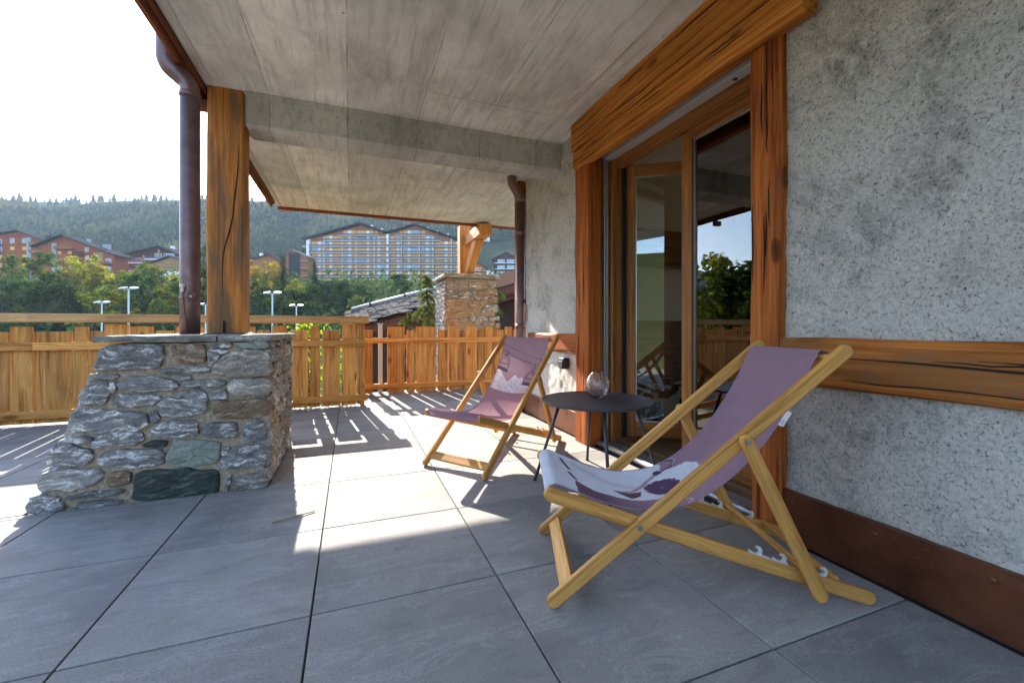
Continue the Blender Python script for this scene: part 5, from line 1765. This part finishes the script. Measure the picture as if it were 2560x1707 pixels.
M_PANE.node_tree.nodes['Principled BSDF'].inputs['Specular IOR Level'].default_value = 1.0
M_BALU = plain('far_balustrade', (0.11, 0.115, 0.13), 0.6)
M_SLAB = plain('far_slab_edge', (0.46, 0.43, 0.40), 0.9)

_panel = {}
def panel(name, mat, par, MW, x0, x1, y0, y1, z0, z1):
    """box part placed in the building's own axes, sharing one unit cube per material"""
    if mat.name not in _panel:
        g = G().box(-.5, .5, -.5, .5, -.5, .5)
        me = bpy.data.meshes.new('panel')
        me.from_pydata([tuple(q) for q in g.v], [], g.f)
        me.materials.append(mat)
        _panel[mat.name] = me
    S = Matrix.Translation(((x0 + x1) / 2, (y0 + y1) / 2, (z0 + z1) / 2)) @ Matrix.Diagonal((x1 - x0, y1 - y0, z1 - z0, 1))
    return mesh_obj(name, None, None, parent=par, world=MW @ S, mesh=_panel[mat.name])


def window(par, MW, x0, x1, z0, z1, y=0.0, pane=None, frame=None):
    fr_ = panel('window', frame or M_FWHITE, par, MW, x0, x1, y - 0.03, y + 0.10, z0, z1)
    pn = panel('pane', pane or M_PANE, fr_, MW, x0 + .10, x1 - .10, y - 0.06, y + .02, z0 + .10, z1 - .10)
    return fr_


def bld(name, label, l, s, z, yaw=0.0):
    p = at(l, s, z)
    t = thing(name, label, 'building', p, -YAW + yaw)
    return t, t.matrix_basis.copy()


# the large twin-gabled apartment block; local x to the right, y away, z up
t, MW = bld('apartment_block', 'very large twin-gabled apartment block with rows of balconies and orange blinds', -57.2, 190, 14.5)
ZB = 14.5
gab = [(-34.0, 0), (34.0, 0), (34.0, 25.1), (13.6, 32.2), (1.3, 28.4), (-10.7, 32.5), (-34.0, 26.2)]
fix_normals(G().prism(gab, 1.55, 16.0).obj('wall', M_FWOOD, t, MW))
roofpts = [(-36.6, 25.9), (-10.7, 32.9), (1.3, 28.9), (13.6, 32.5), (35.6, 25.0)]
rg = G()
for (xa, za), (xb, zb) in zip(roofpts, roofpts[1:]):
    rg.prism([(xa, za), (xb, zb), (xb, zb + 0.5), (xa, za + 0.5)], -1.0, 17.0)
fix_normals(rg.obj('roof', M_FSLATE, t, MW))
for cx, cz in ((-31, 27.8), (-23, 29.8), (-15, 31.6), (-6.5, 31.8), (-2, 30.3), (4, 30.3), (8.3, 31.4), (19, 30.8), (23, 29.4), (28, 28.0)):
    panel('chimney', M_FWHITE, t, MW, cx - .45, cx + .45, 3, 4, cz - .4, cz + 1.2)
floors_z = [27.7, 25.4, 22.8, 20.0, 17.4, 15.0, 12.3, 9.3, 6.5, 3.6]
left_b = [-90.25, -87.24, -86.1, -84.6, -84.2, -82.2, -80.85, -76.46, -75.96, -73.83, -72.3, -70.3, -69.8, -65.4, -64.2, -62.2, -61.7, -60.5, -59.4, -56.4]
left_b = [x + 57.2 for x in left_b]
right_b = [2.4 - (x - left_b[-1]) * 1.0 for x in left_b[::-1]]
right_b = [x if x < 33.6 else 33.6 for x in right_b]
def roof_z(x):
    for (xa, za), (xb, zb) in zip(roofpts, roofpts[1:]):
        if xa <= x <= xb: return za + (zb - za) * (x - xa) / (xb - xa)
    return 25
spans = {0: ((-20.5, -2.2), (4.5, 19.0)), 1: ((-27.2, 1.2), (2.2, 25.5))}
rr = random.Random(21)
for i, fz in enumerate(floors_z):
    sp_ = spans.get(i, ((-34.0, 34.6),))
    if i == 2: sp_ = ((-36.5, 34.6),)
    top = fz + 2.35
    for a, b in sp_:
        sl_ = panel('balcony', M_SLAB, t, MW, a, b, -0.15, 1.6, fz - .30, fz)
        panel('balustrade', M_BALU, sl_, MW, a, b, -0.10, -0.04, fz + .12, fz + 0.85)
    for edges in (left_b, right_b):
        run = 0
        for k in range(len(edges) - 1):
            a, b = sorted((edges[k], edges[k + 1]))
            wide = b - a
            if roof_z((a + b) / 2) < top + .3: continue
            if not any(A - .2 <= a and b <= B + .2 for A, B in (spans.get(i, ((-34.2, 34.7),)))): continue
            if wide < 0.7: continue
            if 1.0 < wide < 1.6 and k % 2 == 1 and wide < 1.55:
                panel('door_panel', M_FWHITE, t, MW, a, b, 1.40, 1.50, fz, top)
                continue
            if run > 0 or rr.random() < 0.13:
                run = run - 1 if run > 0 else rr.choice((0, 1, 2))
                window(t, MW, a + .05, b - .05, fz + .1, top - .05, 1.42)
            else:
                panel('blind', M_SHUT, t, MW, a + .06, b - .06, 1.42, 1.52, fz + rr.choice((.05, .05, .05, .8)), top - .05)
for x in (left_b[4], left_b[8], left_b[12], left_b[16], -34.0 + .5, right_b[3], right_b[7], right_b[11], right_b[15]):
    panel('pilaster', M_FWHITE, t, MW, x - .5, x - .05, 0.9, 1.54, 0, min(roof_z(x) - .4, 27.0))
panel('stair_tower', M_FWHITE, t, MW, 0.9, 1.9, 0.4, 1.5, 0, 28.3)
panel('plinth', M_FWHITE, t, MW, -33, 33, 1.2, 1.53, 0, 2.3)
panel('end_wall', M_FWHITE, t, MW, 33.4, 34.6, -0.2, 1.54, 0, 24.6)
panel('end_wall', M_FWHITE, t, MW, -34.6, -33.6, -0.2, 1.54, 0, 25.6)


def gable_house(name, label, l, s, zb, W, zl, zp, xp, zr, depth, wallm, roofm, yaw=0.0, over=1.5, thick=0.35):
    """gable towards the viewer: x from 0 to W, eaves zl and zr, peak zp at xp; heights above zb"""
    t, MW = bld(name, label, l, s, zb, yaw)
    fix_normals(G().prism([(0, 0), (W, 0), (W, zr), (xp, zp), (0, zl)], 0, depth).obj('wall', wallm, t, MW))
    g = G()
    kl, kr = (zp - zl) / xp, (zp - zr) / (W - xp)
    g.prism([(-over, zl - kl * over + .05), (xp, zp + .05), (xp, zp + .05 + thick), (-over, zl - kl * over + thick + .05)], -over, depth + over)
    g.prism([(xp, zp + .05), (W + over, zr - kr * over + .05), (W + over, zr - kr * over + .05 + thick), (xp, zp + .05 + thick)], -over, depth + over)
    fix_normals(g.obj('roof', roofm, t, MW))
    return t, MW


# brick-red chalets at the left
ZB = 16.5
t, MW = gable_house('red_chalet', 'tall brick-red chalet with yellow blinds at the left edge of the picture', -189.5, 150, ZB, 24.5, 15.6, 18.3, 15.9, 15.0, 5, M_FRED, M_FSLATE, 0.0)
for k, zz in enumerate((14.3, 11.7, 8.9, 6.2)):
    for xx in (12.4, 16.7):
        if k == 0: window(t, MW, xx, xx + 1.6, zz, zz + 1.6)
        else: window(t, MW, xx, xx + 1.8, zz, zz + 1.35, pane=M_SHUTY, frame=M_FRED)
panel('stair_strip', M_FGREY, t, MW, 18.6, 20.2, -0.35, 0.3, 0, 16.2)
for zz in (13.5, 10.9, 8.0, 5.2):
    b_ = panel('balcony', M_FRED, t, MW, 2.0, 10.2, -1.4, 0.0, zz - .15, zz)
    panel('balustrade', M_FWOOD, b_, MW, 2.0, 10.2, -1.4, -1.3, zz, zz + .9)
    window(t, MW, 4.2, 9.6, zz + .1, zz + 2.0, pane=M_SHUT if zz < 10 else M_PANE)
    b_ = panel('balcony', M_FRED, t, MW, 20.4, 24.4, -1.4, 0.0, zz - .15, zz)
    panel('balustrade', M_FWOOD, b_, MW, 20.4, 24.4, -1.4, -1.3, zz, zz + .9)
panel('chimney', M_FDARK, t, MW, 20.6, 21.6, 4, 5, 15.5, 17.9)
t, MW = gable_house('red_chalet', 'wider brick-red chalet with a long right roof slope, next to the white-balconied dark chalet', -161.5, 145, ZB, 26.0, 12.3, 15.6, 9.0, 9.2, 5, M_FRED, M_FSLATE, 0.0)
panel('stair_strip', M_FGREY, t, MW, 4.9, 6.3, -0.35, 0.3, 0, 13.2)
for zz in (9.4, 6.7, 4.0):
    for xx in (6.5, 10.0):
        window(t, MW, xx, xx + 1.5, zz, zz + 1.2, pane=M_SHUTY if zz > 5 else M_PANE, frame=M_FRED if zz > 5 else None)
b_ = panel('balcony', M_FRED, t, MW, 6.4, 12.6, -1.3, 0, 11.0, 11.15)
panel('balustrade', M_FWOOD, b_, MW, 6.4, 12.6, -1.3, -1.2, 11.15, 12.0)
for zz in (10.3, 7.6, 5.0):
    window(t, MW, 15.9, 17.1, zz, zz + 1.5)
    b_ = panel('balcony', M_FRED, t, MW, 13.0, 16.8, -1.3, 0, zz - 1.2, zz - 1.05)
    panel('balustrade', M_FDARK, b_, MW, 13.0, 16.8, -1.3, -1.2, zz - 1.05, zz - .2)
for zz in (6.0, 3.4):
    b_ = panel('balcony', M_FRED, t, MW, 22.6, 25.4, -1.5, 0, zz - .15, zz)
    panel('balustrade', M_FRED, b_, MW, 22.6, 25.4, -1.5, -1.4, zz, zz + .9)
    window(t, MW, 23.0, 24.8, zz, zz + 1.9)
panel('lower_infill', M_FBEIGE, t, MW, 19.0, 22.2, -0.2, 0.1, 2.0, 10.0)
for a, b, c in ((12.3, 13.2, 15.6), (17.9, 20.2, 13.6)):
    panel('chimney', M_FGREY, t, MW, a, b, 4, 5, 10, c)
# dark chalet with white balconies
t, MW = gable_house('dark_chalet', 'dark timber chalet with long white balconies below the forest', -148.0, 160, 17.0, 26.5, 10.4, 14.3, 16.0, 9.8, 5, M_FDARK, M_FSLATE)
for a, b, zz in ((2.2, 11.5, 8.2), (-0.5, 11.0, 5.2), (11.0, 24.0, 9.6)):
    b_ = panel('balcony', M_FWHITE, t, MW, a, b, -1.6, 0.0, zz - .35, zz)
    panel('balustrade', M_PANE, b_, MW, a, b, -1.55, -1.5, zz, zz + .7)
for a, b, zz in ((5.0, 8.6, 8.3), (4.4, 8.4, 5.5), (2.4, 4.8, 3.0), (13.6, 16.2, 10.0), (17.0, 21.0, 10.0), (11.6, 14.0, 7.4), (14.4, 16.6, 7.4)):
    window(t, MW, a, b, zz, zz + 1.8)
for a in (4.2, 10.2, 15.9):
    panel('pillar', M_FBEIGE, t, MW, a, a + .5, -1.4, -1.0, 3, 13 if a > 12 else 11)
for a, c in ((3.2, 13.3), (10.0, 15.3), (15.4, 15.6)):
    panel('chimney', M_FWHITE, t, MW, a, a + 1.1, 5, 6, 10, c)
# beige timber hotel front
t, MW = gable_house('hotel_chalet', 'low beige timber chalet with a faded painted sign and white ground floor', -118.6, 140, 15.2, 12.6, 6.8, 9.0, 6.3, 6.9, 5, M_FBEIGE, M_FDARK, over=1.0)
panel('ground_floor', M_FWHITE, t, MW, 0.0, 12.6, -0.08, 0.1, 0, 4.2)
for a in (4.6, 7.4, 10.0):
    window(t, MW, a, a + 1.6, 1.9, 3.2, y=-.1, frame=M_FBEIGE)
ink = plain('faded_sign_paint', (0.13, 0.08, 0.045), 0.9)
rs_ = random.Random(2)
for zz, x0_, n_ in ((6.35, 5.2, 5), (5.25, 4.0, 9)):       # worn painted sign, no longer legible
    for k in range(n_):
        x = x0_ + k * 0.62
        panel('sign_stroke', ink, t, MW, x, x + .12, -0.03, 0.02, zz, zz + .6)
        h_ = rs_.choice((0.0, .24, .48))
        panel('sign_stroke', ink, t, MW, x + .125, x + .42, -0.03, 0.02, zz + h_, zz + h_ + .12)
# roofs behind the autumn trees
t, MW = gable_house('brown_chalet', 'low brown chalet roof behind the autumn trees right of the timber post', -104.8, 170, 21.0, 11.5, 6.6, 8.9, 7.6, 6.6, 5, M_FWOOD, M_FDARK, over=1.0)
panel('chimney', M_FWHITE, t, MW, 2.0, 3.0, 3, 4, 7, 10.3)
t, MW = gable_house('grey_house', 'tall grey slate-clad house with bright metal roof beside the apartment block', -79.8, 150, 16.0, 7.6, 10.4, 12.4, 1.8, 9.9, 5, M_FWOOD, M_FTIN, over=0.6)
panel('slate_front', M_FSLATE, t, MW, 1.2, 5.1, -0.25, 0.1, 0, 11.3)
for zz in (3.2, 6.0, 8.4):
    b_ = panel('balcony', M_FGREY, t, MW, 5.2, 8.0, -0.8, 0, zz - .2, zz)

# small houses on the meadow right of the garden pier
for (l, s, zb, W, h, wm, rm, lab) in [(-20.5, 250, 30.0, 12, 5, M_FWHITE, M_FSLATE, 'blue-white chalet with a dark gable roof on the meadow right of the roof bracket'),
        (-26.0, 300, 62.0, 10, 5, M_FWHITE, M_FTIN, 'small white flat house high on the meadow right of the roof bracket'),
        (-44.0, 330, 52.0, 15, 19, M_FGREY, M_FSLATE, 'grey stepped apartment house behind the roof bracket'),
        (-30.0, 230, 22.0, 16, 16, M_FWOOD, M_FSLATE, 'timber apartment house with white balconies behind the roof brace'),
        (-9.0, 210, 26.0, 12, 12, M_FDARK, M_FDARK, 'dark chalet with a flower balcony beside the corner downpipe')]:
    t, MW = gable_house('hillside_house', lab, l, s, zb, W, h * .72, h, W / 2, h * .72, 5, wm, rm, over=0.9)
    k = 0
    z = 1.0
    while z < h * .7:
        b_ = panel('balcony', M_FWHITE, t, MW, 0.4, W - .4, -1.1, 0, z - .25, z)
        window(t, MW, W * .15, W * .45, z + .2, z + 1.8)
        window(t, MW, W * .55, W * .85, z + .2, z + 1.8, pane=M_SHUT if wm is M_FWOOD else None)
        z += 2.9

# ------------------------------------------------------------------ neighbouring slate roof below the far railing
nr = thing('neighbour_roof', 'low stone-slated chalet roof with log snow guard beyond the far railing', 'roof', (2.0, 12, -3))
RY0, RY1 = 11.0, 15.2
x0r, z0r, kx, ky = -0.12, 0.876, 0.29, 0.12
def roof_p(x, y, d=0.0):
    return Vector((x, y, z0r + kx * (x - x0r) + ky * (y - 11.0) + d))
M_RSLATE = mat_stone('roof_slate', (0.035, 0.031, 0.027), (0.10, 0.09, 0.078), (0.30, 0.275, 0.24), veins=0.6, spec=0.0)
W_VERGE = wood('dark_red_verge', (0.045, 0.016, 0.009), (0.09, 0.032, 0.017), (0.14, 0.052, 0.026))
rg = G()
cs8 = [roof_p(x_, y_, d_) for x_ in (x0r, 6.0) for y_ in (RY0, RY1) for d_ in (-.12, -.02)]
rg.add(cs8, [(0, 1, 3, 2), (4, 6, 7, 5), (0, 4, 5, 1), (2, 3, 7, 6), (0, 2, 6, 4), (1, 5, 7, 3)])
fix_normals(rg.obj('roof_deck', M_FDARK, nr))
sl_me = []
for sd in range(4):
    r = random.Random(sd)
    pts = []
    for k in range(9):
        a = 2 * math.pi * k / 9
        pts.append((0.19 * math.cos(a) * r.uniform(.75, 1.1), 0.24 * math.sin(a) * r.uniform(.75, 1.1)))
    v = [(x, y, 0.0) for x, y in pts] + [(x * .95, y * .95, 0.022) for x, y in pts]
    f = [list(range(9))[::-1], list(range(9, 18))] + [(k, (k + 1) % 9, (k + 1) % 9 + 9, k + 9) for k in range(9)]
    me = bpy.data.meshes.new('slate')
    me.from_pydata(v, [], f)
    me.materials.append(M_RSLATE)
    sl_me.append(me)
cnt = 0
th_ = math.atan(kx)
for i in range(19):
    for j in range(15):
        x = x0r + 0.1 + i * 0.22
        y = RY0 - 0.02 + j * 0.30 + (0.16 if i % 2 else 0)
        if x > 3.6 or cnt >= 290: continue
        p = roof_p(x, y, RND.uniform(0.0, 0.025))
        o = mesh_obj('slate', None, None, parent=nr, world=Matrix.Translation(p) @ Matrix.Rotation(-th_ + 0.08 + RND.uniform(-.11, .11), 4, 'Y') @ Matrix.Rotation(math.atan(ky) + RND.uniform(-.10, .10), 4, 'X') @ Matrix.Rotation(RND.uniform(-.5, .5), 4, 'Z'), mesh=RND.choice(sl_me))
        cnt += 1
timber('verge_board', roof_p(x0r, RY0 - .03, -.19), roof_p(4.6, RY0 - .03, -.19), 0.22, 0.04, W_VERGE, nr, (0, 0, 1), 6, 0.006)
timber('verge_beam', roof_p(x0r + .6, RY0 + .18, -.36), roof_p(4.6, RY0 + .18, -.36), 0.24, 0.16, W_VERGE, nr, (0, 0, 1), 4, 0.006)
gt = G().tube([roof_p(x0r + .15, 14.6, .12), roof_p(1.6, 14.6, .12), roof_p(4.4, 14.6, .12)], 0.055, 12).obj('snow_guard', M_GALV, nr, smooth=True)
for xx in (0.6, 1.7, 2.8):
    G().tube([roof_p(xx - .03, 14.6, .12), roof_p(xx + .03, 14.6, .12)], 0.062, 12).obj('clamp', M_FDARK, gt)
fix_normals(G().prism([(0.3, -3.4), (5.8, -3.4), (5.8, z0r + kx * (5.8 - x0r) - .2), (0.3, z0r + kx * (.3 - x0r) - .2)], RY0 + .55, RY1 - .3).obj('wall', M_FDARK, nr))

# ------------------------------------------------------------------ planting close to the terrace
def needle_tree(name, label, base, top, R, lean, n, seed):
    """young spruce with drooping needled branchlets"""
    r = random.Random(seed)
    base, top = Vector(base), Vector(top)
    t = thing(name, label, 'tree', base)
    G().tube([base, base.lerp(top, .5) + Vector((.03, 0, 0)), top], [0.05, 0.03, 0.006], 7).obj('trunk', M_BARK, t)
    v, f = [], []
    for i in range(n // 7):
        u = r.random() ** 0.8
        c = base.lerp(top, u)
        rad = (R * (1 - u) ** 0.55 + 0.06) * r.uniform(0.45, 1.25)
        a = r.uniform(0, 6.283)
        d = Vector((math.cos(a), math.sin(a), 0))
        for j in range(12):
            q0 = (j + .5) / 12
            st = c + d * rad * q0 + Vector((0, 0, rad * (0.22 * q0 - 0.75 * q0 * q0)))
            for m_ in range(3):                        # drooping side twigs
                td = (Vector((r.gauss(0, .6), r.gauss(0, .6), -0.75)) + d * 0.5).normalized()
                tl = rad * r.uniform(0.18, 0.42) * (0.5 + q0)
                for k_ in range(7):
                    q = st + td * tl * k_ / 7
                    nd = (Vector((r.gauss(0, 1), r.gauss(0, 1), r.gauss(0, 1))).normalized() + td * .9).normalized()
                    sd = nd.orthogonal().normalized() * 0.005
                    n0 = len(v)
                    v += [q - sd, q + sd, q + nd * r.uniform(0.025, 0.05)]
                    f.append((n0, n0 + 1, n0 + 2))
    mesh_obj('crown', v, f, mat_needles(label[:18], (0.045, 0.07, 0.03), (0.15, 0.18, 0.07)), t)
needle_tree('young_spruce', 'young spruce with drooping twigs just left of the garden pier', (1.62, 8.1, -2.9), (1.31, 8.0, 1.86), 0.6, 0, 1700, 1)
needle_tree('young_spruce', 'spruce branches half hidden between the garden pier and the corner downpipe', (2.95, 8.0, -2.9), (2.72, 8.0, 1.75), 0.5, 0, 420, 2)
needle_tree('young_spruce', 'low spruce tips showing above the middle planks of the far railing', (0.95, 7.0, -2.9), (0.86, 6.9, 1.12), 0.45, 0, 420, 3)

def leafy_shrub(label, x, y, z0, z1, R, n, seed):
    r = random.Random(seed)
    t = thing('leafy_shrub', label, 'shrub', (x, y, -3.0))
    G().tube([(x, y, -3.0), (x + .04, y, (z0 + z1) / 2), (x, y, z1 - .1)], [0.03, 0.02, 0.006], 6).obj('stem', M_BARK, t)
    v, f = [], []
    for i in range(n):
        p = Vector((x + r.gauss(0, R * .5), y + r.gauss(0, R * .5), r.uniform(z0, z1)))
        nrm = Vector((r.gauss(0, 1), r.gauss(0, 1), r.gauss(.6, .8))).normalized()
        a = nrm.orthogonal().normalized()
        a = (a * math.cos(i) + nrm.cross(a) * math.sin(i)).normalized()
        b = nrm.cross(a)
        s = r.uniform(0.022, 0.042)
        n0 = len(v)
        v += [p - a * s, p - a * s * .2 - b * s * .55, p + a * s * 1.1, p - a * s * .2 + b * s * .55]
        f.append((n0, n0 + 1, n0 + 2, n0 + 3))
    mesh_obj('foliage', v, f, mat_leaf('bright_shrub_leaves', (0.08, 0.14, 0.015), (0.20, 0.28, 0.03), 0.5), t)
leafy_shrub('bright green leafy shrub behind the front railing right of the stone pier', -0.50, 5.55, -0.6, 0.93, 0.22, 700, 1)
leafy_shrub('low leafy shrub glimpsed in the gaps of the front railing near its end', -0.18, 5.60, -0.6, 0.70, 0.20, 500, 2)

# ------------------------------------------------------------------ the air of the valley
hz = G().box(-1500, 1500, -700, 1300, -8, 262).obj('haze', None)
hm = bpy.data.materials.new('valley_haze')
hm.use_nodes = True
nt = hm.node_tree
for n_ in list(nt.nodes):
    if n_.type == 'BSDF_PRINCIPLED': nt.nodes.remove(n_)
pv = nt.nodes.new('ShaderNodeVolumePrincipled')
pv.inputs['Color'].default_value = (0.58, 0.76, 1.0, 1)
pv.inputs['Density'].default_value = 0.00013
pv.inputs['Anisotropy'].default_value = 0.2
nt.links.new(pv.outputs[0], nt.nodes['Material Output'].inputs['Volume'])
hz.data.materials.append(hm)
tag(hz, 'pale blue haze filling the valley air', 'haze', kind='stuff')
